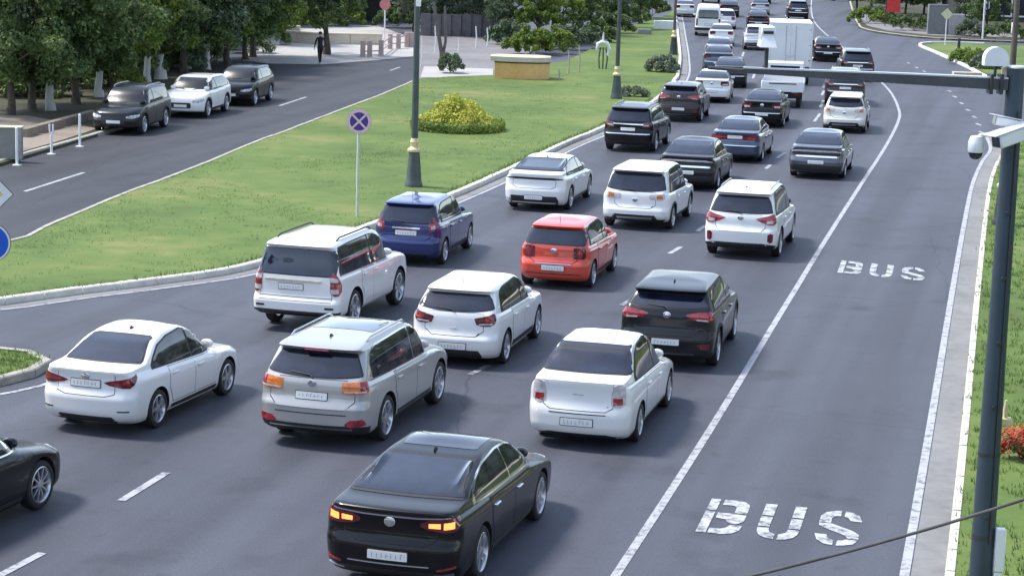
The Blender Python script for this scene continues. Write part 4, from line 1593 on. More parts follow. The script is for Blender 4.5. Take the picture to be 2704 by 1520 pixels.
# cameras on the mast
def bullet(px, py, Y, yaw, pitch, s, label, shade=True):
    c = GY(px, py, Y)
    root = empty('bullet_camera', c)
    root.rotation_euler = (pitch, 0, yaw)
    tag(root, label, 'camera', 'white traffic cameras')
    a = MB()
    a.box(-.075 * s, .075 * s, -.28 * s, .20 * s, -.07 * s, .07 * s, .018 * s)
    a.build('housing', whitem, root)
    a = MB()
    a.box(-.095 * s, .095 * s, -.36 * s, .16 * s, .08 * s, .095 * s, .006)
    a.build('sunshield', whitem, root)
    a = MB()
    a.box(-.055 * s, .055 * s, -.288 * s, -.275 * s, -.052 * s, .052 * s)
    a.build('lens_window', glass, root)
    return root


mz = base.y - .22
bullet(2684, 356, mz, R(-60), R(14), 1.15, 'white bullet camera with dark lens window on the mast, aimed down the road')
bullet(2668, 326, mz + .12, R(-78), R(-10), .75, 'smaller white camera tilted above the bullet camera on the mast')
c = GY(2576, 402, mz)
root = empty('dome_camera', c)
tag(root, 'hanging dome camera with a black glass ball left of the mast', 'camera', 'white traffic cameras')
a = MB()
a.lathe([(.088, 0), (.096, .02), (.094, .13), (.07, .19), (.02, .20)], 20)
a.build('housing', whitem, root)
a = MB()
a.lathe([(.01, -.09), (.048, -.078), (.077, -.045), (.086, -.005), (.086, 0)], 20)
a.build('glass_ball', glass, root)
a = MB()
a.tube([(0, 0, .15), (.04, 0, .20), (.20, .05, .22), (.42, .18, .20)], .026, 8)
a.build('bracket', whitem, root)
# bracket gear behind: collar post fitting seen low on the mast's right side
p = GY(2660, 1112, base.y + .3)
root = empty('mast_fitting', p)
tag(root, 'cream clamp fitting sticking out on the right side of the mast', 'fitting')
a = MB()
a.box(-.16, .06, -.05, .05, -.05, .05, .015)
a.build('clamp', gold, root)
a = MB()
a.lathe([(.03, 0), (.035, .10), (.015, .22)], 10, (-.03, 0, .05))
a.build('finial', gold, root)

# slack cable in front of the mast
pa, pb = GY(1600, 1602, 9.0), GY(2900, 1252, 9.4)
pts = []
for i in range(25):
    t = i / 24
    q_ = pa.lerp(pb, t)
    pts.append(q_ + Vector((0, 0, -.045 * 4 * t * (1 - t))))
d = (pts[0] - pts[1]).normalized()
pts = [pts[0] + d * 6] + pts
d = (pts[-1] - pts[-2]).normalized()
pts.append(pts[-1] + d * 6)
a = MB()
a.tube(pts, .0075, 8)
o = a.build('cable', mat('cable_grey', (.10, .09, .085), .6, var=.4, vscale=8))
tag(o, 'slack dark cable slanting across the lower right in front of the mast', 'cable')
# street-side litter of life: small grey box on the near kerb


# ------------------------------------------------------------------ cars
def pchip(pts):
    xs = [p[0] for p in pts]
    ys = [p[1] for p in pts]
    n = len(xs)
    h = [xs[i + 1] - xs[i] for i in range(n - 1)]
    d = [(ys[i + 1] - ys[i]) / h[i] for i in range(n - 1)]
    m = [0.0] * n
    m[0], m[-1] = d[0], d[-1]
    for i in range(1, n - 1):
        if d[i - 1] * d[i] <= 0:
            m[i] = 0
        else:
            w1 = 2 * h[i] + h[i - 1]
            w2 = h[i] + 2 * h[i - 1]
            m[i] = (w1 + w2) / (w1 / d[i - 1] + w2 / d[i])

    def f(x):
        if x <= xs[0]:
            return ys[0]
        if x >= xs[-1]:
            return ys[-1]
        i = 0
        while x > xs[i + 1]:
            i += 1
        t = (x - xs[i]) / h[i]
        return ((2 * t ** 3 - 3 * t * t + 1) * ys[i] + (t ** 3 - 2 * t * t + t) * h[i] * m[i]
                + (-2 * t ** 3 + 3 * t * t) * ys[i + 1] + (t ** 3 - t * t) * h[i] * m[i + 1])
    return f


def lin(pts):
    def f(x):
        if x <= pts[0][0]:
            return pts[0][1]
        for a, b in zip(pts, pts[1:]):
            if x <= b[0]:
                return a[1] + (b[1] - a[1]) * (x - a[0]) / (b[0] - a[0])
        return pts[-1][1]
    return f


NR, NC, NS = 8, 7, 24


def half_ring(yr, yf, w, rc, fc, bow, fbow, tr, tf, L0, L1, wcap):
    """right half of a plan outline, rear centre to front centre"""
    pts = []
    rx, ry = rc
    fx, fy = fc
    rx = min(rx, w * .9)
    fx = min(fx, w * .9)
    ln = max(yf - yr, .3)
    ry = min(ry, ln * .4)
    fy = min(fy, ln * .45)
    for i in range(NR):
        x = (w - rx) * i / NR
        pts.append((x, yr + bow * (x / wcap) ** 2))
    b0 = bow * ((w - rx) / wcap) ** 2
    for i in range(NC):
        a = PI / 2 * i / NC
        pts.append((w - rx + rx * math.sin(a), yr + b0 + ry * (1 - math.cos(a))))
    f0 = fbow * ((w - fx) / wcap) ** 2
    ya, yb = yr + b0 + ry, yf - f0 - fy
    for i in range(NS):
        pts.append((w, ya + (yb - ya) * i / NS))
    for i in range(NC):
        a = PI / 2 * i / NC
        pts.append((w - fx + fx * math.cos(a), yb + fy * math.sin(a)))
    for i in range(NR + 1):
        x = (w - fx) * (1 - i / NR)
        pts.append((x, yf - fbow * (x / wcap) ** 2))
    out = []
    ym = (L0 + L1) / 2
    for x, y in pts:
        k = 1.0
        if y < ym:
            k -= tr * ((ym - y) / (ym - L0)) ** 3
        else:
            k -= tf * ((y - ym) / (L1 - ym)) ** 3
        out.append((x * k, y))
    return out


def car_shell(c):
    """c: spec dict -> object (temporary) and bvh"""
    W2, H, ro, wb, L = c['W'] / 2, c['H'], c['ro'], c['wb'], c['L']
    yf_ = L - ro
    rear = pchip(c['rear'])
    front = pchip(c['front'])
    wid = pchip(c['wid'])
    rcx = lin(c.get('rcx', [(0.2, .30), (.7, .26), (.95, .20), (1.1, .12), (H, .14)]))
    rcy = lin(c.get('rcy', [(0.2, .28), (.7, .22), (.95, .16), (1.1, .10), (H, .14)]))
    bow = lin(c.get('bow', [(0.2, .10), (.7, .10), (.95, .09), (1.1, .10), (H, .10)]))
    zb = c['belt']
    fcx = lin([(0.2, .45), (.7, .5), (zb, .4), (zb + .12, .18), (H, .15)])
    fcy = lin([(0.2, .40), (.7, .45), (zb, .5), (zb + .12, .22), (H, .2)])
    fbow = lin([(0.2, .16), (.7, .16), (zb, .18), (zb + .1, .2), (H, .16)])
    z0 = c.get('z0', .2)
    zt = c['rear'][-1][0]
    zs = sorted(set([round(z0 + (zt - z0) * i / 22, 3) for i in range(23)] + [round(zb + d, 3) for d in (-.1, -.07, -.045, -.02, 0, .02, .045, .07, .1, .14)]
                    + [round(p[0], 3) for p in c['rear'] if p[0] >= z0] + [round(p[0], 3) for p in c['front'] if p[0] >= z0]))
    zs = [z for i, z in enumerate(zs) if i == 0 or z - zs[i - 1] > .006]
    rise = c.get('rise', .08)
    ymid = wb * .62

    def shear(y, z):
        k = max(0.0, min(1.0, (ymid - y) / (ymid + ro))) * rise
        wz = max(0.0, min(1.0, (z - .45) / .4))
        if z > zb + .12:
            wz *= max(0.0, 1 - (z - zb - .12) / (zt - zb - .12))
        return z + k * wz
    c['shear'] = shear
    rings = []
    tr, tf = c.get('tr', .05), c.get('tf', .06)
    for z in zs:
        hr = half_ring(rear(z), front(z), wid(z), (rcx(z), rcy(z)), (fcx(z), fcy(z)), bow(z), fbow(z), tr, tf, -ro, yf_, W2)
        rings.append([(x, y, shear(y, z)) for x, y in hr])
    top = rings[-1]
    yc = (top[0][1] + top[-1][1]) / 2
    crown = H - zt
    for s_ in (.88, .70, .45, .2):
        rings.append([(x * s_, yc + (y - yc) * s_, zt + crown * (1 - s_ ** 2.2)) for x, y, z in top])
    n = len(top)
    vs = []
    full = 2 * n - 2
    for rg in rings:
        vs += [Vector(p) for p in rg]
        vs += [Vector((-x, y, z)) for x, y, z in rg[-2:0:-1]]
    fs = []
    for k in range(len(rings) - 1):
        for i in range(full):
            j = (i + 1) % full
            fs.append((k * full + i, k * full + j, (k + 1) * full + j, (k + 1) * full + i))
    fs.append(tuple(reversed(range(full))))
    o = len(vs)
    vs.append(Vector((0, yc, H)))
    k = len(rings) - 1
    for i in range(full):
        fs.append((k * full + i, k * full + (i + 1) % full, o))
    me = bpy.data.meshes.new('body')
    me.from_pydata([tuple(v) for v in vs], [], fs)
    me.materials.append(white)
    me.materials.append(under)
    me.polygons[(len(rings) - 1) * full].material_index = 1
    me.update()
    # wheel wells
    cut = MB()
    Ra = c['R'] + c.get('gap', .055)
    xi, xo = W2 - .30, W2 + .25
    for y in (0, wb):
        for sg in (-1, 1):
            cut.lathe([(Ra, min(sg * xi, sg * xo)), (Ra, max(sg * xi, sg * xo))], 32, (0, y, c['R'] + .0), 'X')
    bm = bmesh.new()
    cm = bpy.data.meshes.new('cut')
    cm.from_pydata(cut.v, [], cut.f)
    cm.materials.append(white)
    cm.materials.append(under)
    bm.from_mesh(cm)
    bmesh.ops.recalc_face_normals(bm, faces=bm.faces)
    for f in bm.faces:
        f.material_index = 1
    bm.to_mesh(cm)
    bm.free()
    ob = bpy.data.objects.new('body', me)
    oc = bpy.data.objects.new('cut', cm)
    COL.objects.link(ob)
    COL.objects.link(oc)
    md = ob.modifiers.new('b', 'BOOLEAN')
    md.operation = 'DIFFERENCE'
    md.solver = 'EXACT'
    md.object = oc
    dg = bpy.context.evaluated_depsgraph_get()
    em = bpy.data.meshes.new_from_object(ob.evaluated_get(dg))
    bvh = BVHTree.FromPolygons([v.co.copy() for v in me.vertices], [tuple(p.vertices) for p in me.polygons])
    bpy.data.objects.remove(ob)
    bpy.data.objects.remove(oc)
    em.polygons.foreach_set('use_smooth', [True] * len(em.polygons))
    em.set_sharp_from_angle(angle=R(33))
    em.name = 'body'
    return em, bvh


def cols_fill(cols, n):
    """resample control columns (u, lo, hi) to about n columns"""
    u0, u1 = cols[0][0], cols[-1][0]
    us = sorted(set([round(u0 + (u1 - u0) * i / n, 4) for i in range(n + 1)] + [round(q[0], 4) for q in cols]))
    lo = lin([(q[0], q[1]) for q in cols])
    hi = lin([(q[0], q[2]) for q in cols])
    return [(u, lo(u), hi(u)) for u in us]


def rnd(cols, r):
    """round the four corners of a column patch"""
    u0, u1 = cols[0][0], cols[-1][0]
    lo = lin([(q[0], q[1]) for q in cols])
    hi = lin([(q[0], q[2]) for q in cols])
    out = []
    us = [u0, u0 + .1 * r, u0 + .35 * r, u0 + r] + [q[0] for q in cols if u0 + r < q[0] < u1 - r] + [u1 - r, u1 - .35 * r, u1 - .1 * r, u1]
    for u in us:
        d = min(u - u0, u1 - u) / r
        k = r * (1 - math.sqrt(max(0, 1 - (1 - min(1, d)) ** 2)))
        a, b = lo(u), hi(u)
        k = min(k, (b - a) * .49)
        out.append((u, a + k, b - k))
    return out


def grow(cols, g):
    u0, u1 = cols[0][0], cols[-1][0]
    um = (u0 + u1) / 2
    k = (u1 - u0 + 2 * g) / (u1 - u0)
    return [(um + (u - um) * k, a - g, b + g) for u, a, b in cols]


class Template:
    def __init__(s, spec):
        s.c = spec
        s.parts = []           # (name, mesh, matkeys, loc, parent index, label)
        em, s.bvh = car_shell(spec)
        s.add('body', em, ['paint', 'under'])

    def add(s, name, me, keys, parent=None, loc=(0, 0, 0), label=None, rz=0):
        s.parts.append((name, me, keys, loc, parent, label, rz))
        return len(s.parts) - 1

    def ray(s, mode, u, v, sg=1):
        c = s.c
        if mode == 'side':
            o, d = Vector((3 * sg, u, v)), Vector((-sg, 0, 0))
        elif mode == 'rear':
            o, d = Vector((u * sg, -6, v)), Vector((0, 1, 0))
        elif mode == 'front':
            o, d = Vector((u * sg, 9, v)), Vector((0, -1, 0))
        elif mode == 'top':
            o, d = Vector((u * sg, v, 4)), Vector((0, 0, -1))
        elif mode == 'wrap':
            th = math.atan2(u, c['ro'])
            o, d = Vector((4 * math.sin(th) * sg, -4 * math.cos(th), v)), Vector((-math.sin(th) * sg, math.cos(th), 0))
        elif mode == 'fwrap':
            fo = c['L'] - c['ro'] - c['wb']
            th = math.atan2(u, fo)
            o, d = Vector((4 * math.sin(th) * sg, c['wb'] + 4 * math.cos(th), v)), Vector((-math.sin(th) * sg, -math.cos(th), 0))
        h = s.bvh.ray_cast(o, d)
        if h[0] is None:
            return None
        n = h[1]
        if n.dot(d) > 0:
            n = -n
        if n.dot(-d) < .35:
            n = (n - d * .8).normalized()
        return h[0], n

    def patch(s, name, mode, cols, key, off=.004, nv=6, nu=10, sg=1, parent=0, thick=.012, label=None, smooth=True):
        cols = cols_fill(cols, nu)
        grid = []
        for u, a, b in cols:
            col = []
            for j in range(nv + 1):
                v = a + (b - a) * j / nv
                r = s.ray(mode, u, v, sg)
                col.append(r)
            grid.append(col)
        for _ in range(2):        # even out the offset directions
            ng = []
            for i, col in enumerate(grid):
                nc_ = []
                for j, r in enumerate(col):
                    if r is None:
                        nc_.append(None)
                        continue
                    acc = r[1] * 2
                    for a_, b_ in ((i - 1, j), (i + 1, j), (i, j - 1), (i, j + 1)):
                        if 0 <= a_ < len(grid) and 0 <= b_ < len(col) and grid[a_][b_] is not None:
                            acc = acc + grid[a_][b_][1]
                    nc_.append((r[0], acc.normalized()))
                ng.append(nc_)
            grid = ng
        if key in ('glass', 'sglass'):      # pressed glass is smoother than the faceted shell under it
            for _ in range(4):
                ng = [list(c_) for c_ in grid]
                for i in range(1, len(grid) - 1):
                    for j in range(1, nv):
                        q5 = [grid[i][j], grid[i - 1][j], grid[i + 1][j], grid[i][j - 1], grid[i][j + 1]]
                        if any(r is None for r in q5):
                            continue
                        nrm_ = q5[0][1]
                        av = (q5[1][0] + q5[2][0] + q5[3][0] + q5[4][0]) / 4
                        ng[i][j] = (q5[0][0] + nrm_ * ((av - q5[0][0]).dot(nrm_) * .6 + .0004), nrm_)
                grid = ng
        last = None
        vs, top, bot = [], [], []
        for col in grid:
            for k, r in enumerate(col):
                if r is None:
                    r = last if last else next((q for cc in grid for q in cc if q), (Vector((0, 0, 1)), Vector((0, 0, 1))))
                last = r
                top.append(r[0] + r[1] * off)
                bot.append(r[0] - r[1] * thick)
        nu_, m = len(grid), nv + 1
        fs = []
        for i in range(nu_ - 1):
            for j in range(nv):
                q = (i * m + j, (i + 1) * m + j, (i + 1) * m + j + 1, i * m + j + 1)
                fs.append(q)
        # skirt
        per = [i * m for i in range(nu_)] + [(nu_ - 1) * m + j for j in range(1, m)] + [i * m + nv for i in range(nu_ - 2, -1, -1)] + [j for j in range(nv - 1, 0, -1)]
        base = len(top)
        vs = top + [bot[i] for i in per]
        for k in range(len(per)):
            a, b = per[k], per[(k + 1) % len(per)]
            fs.append((a, base + k, base + (k + 1) % len(per), b))
        # orient outward
        f0 = fs[len(fs) // 4 if len(fs) > 8 else 0]
        nrm = (vs[f0[1]] - vs[f0[0]]).cross(vs[f0[2]] - vs[f0[0]])
        ctr = Vector((0, s.c['wb'] / 2, .7))
        if nrm.dot(vs[f0[0]] - ctr) < 0:
            fs = [tuple(reversed(f)) for f in fs]
        me = bpy.data.meshes.new(name)
        me.from_pydata([tuple(v) for v in vs], [], fs)
        me.materials.append(white)
        me.polygons.foreach_set('use_smooth', [smooth] * len(me.polygons))
        me.set_sharp_from_angle(angle=R(35))
        me.update()
        return s.add(name, me, [key], parent, label=label)

    def mb(s, name, mb, key, parent=0, loc=(0, 0, 0), rz=0, smooth=True, label=None):
        me = bpy.data.meshes.new(name)
        me.from_pydata(mb.v, [], mb.f)
        keys = key if isinstance(key, list) else [key]
        for k in keys:
            me.materials.append(white)
        me.polygons.foreach_set('material_index', mb.mi)
        me.polygons.foreach_set('use_smooth', [smooth] * len(me.polygons))
        me.set_sharp_from_angle(angle=R(35))
        me.update()
        return s.add(name, me, keys, parent, loc, label, rz)

    def surf(s, mode, u, v, sg=1):
        r = s.ray(mode, u, v, sg)
        return r if r else (Vector((0, 0, 1)), Vector((0, 0, 1)))


WHEELS = {}


def wheel_meshes(Rw, style):
    k = (round(Rw, 3), style)
    if k in WHEELS:
        return WHEELS[k]
    wd = .22
    rr = Rw - (.085 if style != 'steel' else .10)
    t = MB()
    t.lathe([(rr - .01, -wd / 2 + .02), (rr + .015, -wd / 2), (Rw - .02, -wd / 2 + .008), (Rw, -wd / 2 + .035), (Rw, wd / 2 - .035), (Rw - .02, wd / 2 - .008), (rr + .015, wd / 2), (rr - .01, wd / 2 - .02)], 36, axis='X', cap=False)
    r = MB()
    # rim faces +X (outside)
    r.lathe([(rr + .004, wd / 2 - .012), (rr - .012, wd / 2 - .004), (rr - .03, wd / 2 - .03), (rr - .035, -wd / 2 + .03)], 36, axis='X', cap=False)
    r.lathe([(.075, wd / 2 - .06), (.07, wd / 2 - .02), (.03, wd / 2 - .012)], 16, axis='X')
    ns = {'five': 5, 'ten': 10, 'split': 5, 'steel': 8}[style]
    for i in range(ns):
        a = 2 * PI * i / ns + .3
        offs = (-.11, .11) if style == 'split' else (0,)
        for of in offs:
            hw = {'five': .036, 'ten': .015, 'split': .017, 'steel': .04}[style]
            M = Matrix.Rotation(a + of, 4, 'X')
            vs = []
            for z, ww, x in ((.05, hw * 1.1, wd / 2 - .03), (rr - .025, hw * .85, wd / 2 - .022)):
                vs += [(x - .03, -ww, z), (x - .03, ww, z), (x + .006, ww * .8, z), (x + .006, -ww * .8, z)]
            vs = [M @ Vector(p) for p in vs]
            r.add(vs, [(0, 4, 5, 1), (1, 5, 6, 2), (2, 6, 7, 3), (3, 7, 4, 0), (4, 7, 6, 5)])
    b = MB()
    b.lathe([(rr - .04, wd / 2 - .10), (rr - .04, wd / 2 - .09)], 24, axis='X')
    WHEELS[k] = (t, r, b)
    return WHEELS[k]


def sedan_profile(c):
    ro, H, L = c['ro'], c['H'], c['L']
    zd, yb, yt = c.get('zd', .96), c.get('yb', -.42), c.get('yt', .48)
    a = -ro
    c['rear'] = [(.20, a + .17), (.27, a + .06), (.40, a), (.57, a + .0), (.64, a + .035), (.68, a + .065), (.86, a + .085), (zd - .05, a + .065), (zd - .02, a + .07), (zd - .004, a + .10),
                 (zd + .006, a + .17), (zd + .035, yb - .03), (zd + .05, yb + .03), (zd + .12, yb + .17), (H - .16, yt - .30), (H - .10, yt - .08), (H - .06, yt + .14), (H - .035, yt + .5)]
    f = L - ro
    yc, yr = c.get('yc', f - 1.12), c.get('yfr', f - 2.05)
    zb = c['belt']
    c['front'] = [(.18, f - .14), (.30, f - .02), (.50, f), (.64, f - .03), (.72, f - .12), (.80, f - .38), (zb - .07, f - .75), (zb - .01, yc + .03), (zb + .03, yc - .07), (H - .17, yr + .28), (H - .08, yr + .04), (H - .035, yr - .18)]
    W2 = c['W'] / 2
    ci = c.get('cabin_in', 0.0)
    c['wid'] = [(.20, W2 - .07), (.28, W2 - .03), (.45, W2 - .012), (.66, W2), (.80, W2 - .006), (zb - .07, W2 - .022), (zb - .02, W2 - .05), (zb + .02, W2 - .085 - ci), (zb + .08, W2 - .105 - ci), (H - .20, W2 - .225 - ci), (H - .09, W2 - .29 - ci), (H - .05, W2 - .335 - ci), (H - .035, W2 - .385 - ci)]


def hatch_profile(c):
    ro, H, L = c['ro'], c['H'], c['L']
    a = -ro
    sl = c.get('slope', .22)      # how far the rear glass leans
    sp = c.get('spoiler', .06)
    zb = c['belt']
    hz = c.get('bz', .62)         # bumper top
    c['rear'] = [(c.get('z0', .2), a + .16), (c.get('z0', .2) + .08, a + .05), (.42, a + .0), (hz - .05, a), (hz, a + .03), (hz + .05, a + .075), (zb - .08, a + .10), (zb, a + .115), (zb + .04, a + .14),
                 (H - .22, a + .14 + sl), (H - .165, a + .17 + sl), (H - .15, a + .18 + sl - sp), (H - .115, a + .19 + sl - sp * 1.4), (H - .08, a + .26 + sl - sp), (H - .05, a + .45 + sl), (H - .035, a + .75 + sl)]
    f = L - ro
    off_ = 1.14 if c['type'] == 'suv' else 1.04
    c.setdefault('yc', f - off_)
    c.setdefault('yfr', f - off_ - .84)
    yc, yr = c['yc'], c['yfr']
    c['front'] = [(c.get('z0', .2), f - .14), (.32, f - .02), (.52, f), (.68, f - .03), (.80, f - .08), (.88, f - .20), (zb - .06, f - .55), (zb - .01, yc + .03), (zb + .03, yc - .07), (H - .17, yr + .28), (H - .08, yr + .04), (H - .035, yr - .18)]
    W2 = c['W'] / 2
    ci = c.get('cabin_in', 0.0)
    c['wid'] = [(c.get('z0', .2), W2 - .07), (.30, W2 - .03), (.45, W2 - .012), (.68, W2), (.84, W2 - .006), (zb - .07, W2 - .02), (zb - .02, W2 - .045), (zb + .02, W2 - .075 - ci), (zb + .08, W2 - .09 - ci), (H - .22, W2 - .19 - ci), (H - .10, W2 - .245 - ci), (H - .055, W2 - .29 - ci), (H - .035, W2 - .35 - ci)]


def build_template(c):
    W2, H, ro, wb, L, zb = c['W'] / 2, c['H'], c['ro'], c['wb'], c['L'], c['belt']
    ty = c['type']
    (sedan_profile if ty == 'sedan' else hatch_profile)(c)
    if 'tweak' in c:
        c['tweak'](c)
    T = Template(c)
    sh = c['shear']
    f = L - ro
    det = c.get('detail', 2)

    def bz(y):
        return sh(y, zb) + .035
    yc = c.get('yc', f - (1.12 if ty == 'sedan' else .98))
    # side glass outline
    if ty == 'sedan':
        yb, yt = c.get('yb', -.42), c.get('yt', .48)
        y0 = c.get('dlo0', yb + .30)
        topl = [(y0, bz(y0) + .03), (y0 + .10, bz(y0) + .12), (y0 + .38, H - .225), (y0 + .78, H - .14), (1.3, H - .10), (yc - 1.05, H - .12), (yc - .62, H - .24), (yc - .22, bz(yc) + .10), (yc - .06, bz(yc) + .02)]
    else:
        y0 = c.get('dlo0', -ro + .62)
        topl = c.get('dlo_top') or [(y0, bz(y0) + .05), (y0 + .07, bz(y0) + .20), (y0 + .22, H - .19), (y0 + .5, H - .135), (1.3, H - .115), (yc - 1.0, H - .13), (yc - .58, H - .26), (yc - .22, bz(yc) + .10), (yc - .06, bz(yc) + .02)]
    tp = lin(topl)
    y1 = topl[-1][0]
    bp_ = c.get('bpillar', wb * .50)

    def dlo(a, b, n=14):
        return [(a + (b - a) * i / n, bz(a + (b - a) * i / n), max(bz(a + (b - a) * i / n) + .008, tp(a + (b - a) * i / n))) for i in range(n + 1)]
    for sg in (-1, 1):
        T.patch('window_surround', 'side', grow(dlo(y0, y1, 18), .022), c.get('surround', 'trim'), .003, 8, 22, sg)
        g1 = T.patch('side_window', 'side', dlo(bp_ + .035, y1 - .14), 'sglass', .008, 8, 14, sg)
        g2 = T.patch('side_window', 'side', dlo(y0 + .10, bp_ - .035), 'sglass', .008, 8, 14, sg)
        # doors
        a, b, m = c.get('door0', .38), yc + .02, bp_
        zlo = c.get('doorz', .34)
        for (p, q), nm in (((m + .008, b), 'front_door'), ((a, m - .008), 'rear_door')):
            if det < 2:
                continue
            rad = c['R'] + .16

            def lo(y, p=p):
                z = zlo
                for yw in (0, wb):
                    if abs(y - yw) < rad:
                        z = max(z, c['R'] + math.sqrt(rad * rad - (y - yw) ** 2))
                return z
            cols = [(p + (q - p) * i / 14, lo(p + (q - p) * i / 14), sh(p + (q - p) * i / 14, zb) - .012) for i in range(15)]
            cols = [(u, min(aa, bb - .02), bb) for u, aa, bb in cols]
            T.patch('door_gap', 'side', grow(cols, .011), 'seam', .0015, 8, 14, sg)
            d = T.patch('door', 'side', cols, 'paint', .0045, 8, 14, sg)
            hy = p + .17
            r0 = T.surf('side', hy, sh(hy, zb) - .12, sg)
            h = MB()
            h.box(-.012, .03, -.10, .10, -.016, .016, .007)
            T.mb('handle', h, c.get('handle', 'paint'), d, loc=(r0[0].x + sg * .008 - (.018 if sg < 0 else 0), hy, r0[0].z))
        # sill line
        T.patch('sill', 'side', [(c['R'] + .14, .235 if ty == 'sedan' else .26, .30 if ty == 'sedan' else c.get('cladz', .36)), (wb - c['R'] - .14, .235 if ty == 'sedan' else .26, .30 if ty == 'sedan' else c.get('cladz', .36))], c.get('sill', 'trim'), .006, 3, 8, sg)
        if c.get('clad'):
            for yw in (0, wb):
                n = 18
                Ra = c['R'] + c.get('gap', .055)
                vs, fs = [], []
                for i in range(n + 1):
                    an = PI * i / n * 1.06 - .09
                    for k, rr in enumerate((Ra, Ra + c.get('cladw', .055))):
                        y, z = yw + rr * math.cos(an), c['R'] + rr * math.sin(an)
                        r = T.ray('side', y, z, sg)
                        x = r[0].x if r else sg * W2
                        if abs(x) < W2 - .12:
                            x = sg * (W2 - .05)
                        if k == 0:
                            vs.append((x - sg * .05, y, z))
                        vs.append((x + sg * .012, y, z))
                        if k == 1:
                            vs.append((x - sg * .01, y, z))
                for i in range(n):
                    for k in range(3):
                        q = (i * 4 + k, i * 4 + k + 1, (i + 1) * 4 + k + 1, (i + 1) * 4 + k)
                        fs.append(q if sg < 0 else tuple(reversed(q)))
                m_ = MB()
                m_.add(vs, fs)
                T.mb('wheel_arch_trim', m_, 'trim')
        # mirror
        r0 = T.surf('side', yc - .18, bz(yc) + .02, sg)
        m_ = MB()
        m_.lathe([(.02, -.075), (.075, -.06), (.095, 0), (.085, .05), (.04, .075)], 12, axis='Y')
        m_.v = [(x * 1.25, y, z * .85) for x, y, z in m_.v]
        m_.box(-.16 if sg > 0 else 0, 0 if sg > 0 else .16, -.02, .03, -.075, -.045)
        T.mb('mirror', m_, c.get('mirror', 'paint'), loc=(r0[0].x + sg * .15, yc - .20, bz(yc) + .055))
    # rear window
    if ty == 'sedan':
        zw0, zw1 = sh(c.get('yb', -.42), c.get('zd', .96)) + .055, H - c.get('rwt', .085)
        wlo, whi = W2 - c.get('rw0', .22), W2 - c.get('rw1', .34)
    else:
        zw0, zw1 = c.get('rwz0', sh(-ro, zb) + .03), H - c.get('rwt', .185)
        wlo, whi = W2 - c.get('rw0', .17), W2 - c.get('rw1', .25)
    cols = []
    n = 20
    rr = c.get('rwr', .05)
    for i in range(n + 1):
        x = -wlo + 2 * wlo * i / n
        t = max(0, (abs(x) - whi) / (wlo - whi))
        top_ = zw1 - t * (zw1 - zw0) - .012 * (x / wlo) ** 2
        bot_ = zw0 + c.get('rwc', 0) * (abs(x) / wlo) ** 3
        cols.append((x, bot_, max(bot_ + .004, top_)))
    if c.get('rwsq'):      # squarer glass: keep the sides steep
        cols = []
        for i in range(n + 1):
            x = -wlo + 2 * wlo * i / n
            cols.append((x, zw0 + c.get('rwc', 0) * (abs(x) / wlo) ** 3, zw1 - .012 * (x / wlo) ** 2 - max(0, (abs(x) - whi) / (wlo - whi)) ** 2 * .10))
        cols = rnd(cols, rr)
    T.patch('rear_window_seal', 'rear', grow(cols, .014), 'trim', .005, 12, 30)
    rw = T.patch('rear_window', 'rear', cols, 'glass', .011, 12, 30)
    if c.get('wiper'):
        r0 = T.surf('rear', 0, zw0 + .01)
        m_ = MB()
        m_.tube([T.surf('rear', .02, zw0 - .02)[0] + Vector((0, -.03, 0)), T.surf('rear', -.05, zw0 + .03)[0] + Vector((0, -.035, 0)), T.surf('rear', -.38, zw0 + .055)[0] + Vector((0, -.025, 0))], .011, 6)
        T.mb('wiper', m_, 'trim')
    # windscreen
    yfr = c.get('yfr', f - (2.05 if ty == 'sedan' else 1.85))
    cols = []
    z0_, z1_ = zb + .07, H - .10
    wl, wh = W2 - .20, W2 - .33
    for i in range(17):
        x = -wl + 2 * wl * i / 16
        t = max(0, (abs(x) - wh) / (wl - wh))
        cols.append((x, z0_, max(z0_ + .004, z1_ - t * (z1_ - z0_))))
    T.patch('windscreen', 'front', cols, 'glass', .006, 10, 20)
    # head lamps and grille
    for sg in (-1, 1):
        T.patch('headlight', 'fwrap', [(W2 * .55, .64, .70), (W2 * .8, .62, .74), (W2 * 1.25, .66, .76), (W2 * 1.7, .70, .77)], 'lhead', .008, 4, 10, sg)
    T.patch('grille', 'front', rnd([(-.42, .40, .62), (.42, .40, .62)], .06), 'trim', .006, 4, 8)
    if c.get('front_plate', True):
        T.patch('number_plate', 'front', [(-.26, .44, .55), (.26, .44, .55)], 'plate', .014, 1, 4, smooth=False)
    # rear lamps
    for li in c['lights']:
        for sg in ((-1, 1) if li.get('pair', True) else (1,)):
            T.patch(li.get('name', 'tail_light'), li.get('mode', 'wrap'), li['cols'], li['key'], li.get('off', .010), 5, 12, sg)
            k_ = len(T.parts) - 1
            for lj in li.get('sub', []):
                T.patch('lamp_lens', li.get('mode', 'wrap'), lj['cols'], lj['key'], .014, 3, 6, sg, parent=k_)
    # boot / tailgate panel
    if c.get('gate'):
        T.patch('tailgate_gap', 'rear', grow(c['gate'], .010), 'seam', .0015, 8, 16)
        T.patch('boot_lid' if ty == 'sedan' else 'tailgate', 'rear', c['gate'], 'paint', .0045, 8, 16)
        gi = len(T.parts) - 1
    else:
        gi = 0
    for ex in c.get('extra', []):
        for sg in ((-1, 1) if ex.get('pair') else (1,)):
            T.patch(ex['name'], ex.get('mode', 'rear'), ex['cols'], ex['key'], ex.get('off', .008), ex.get('nv', 3), ex.get('nu', 10), sg)
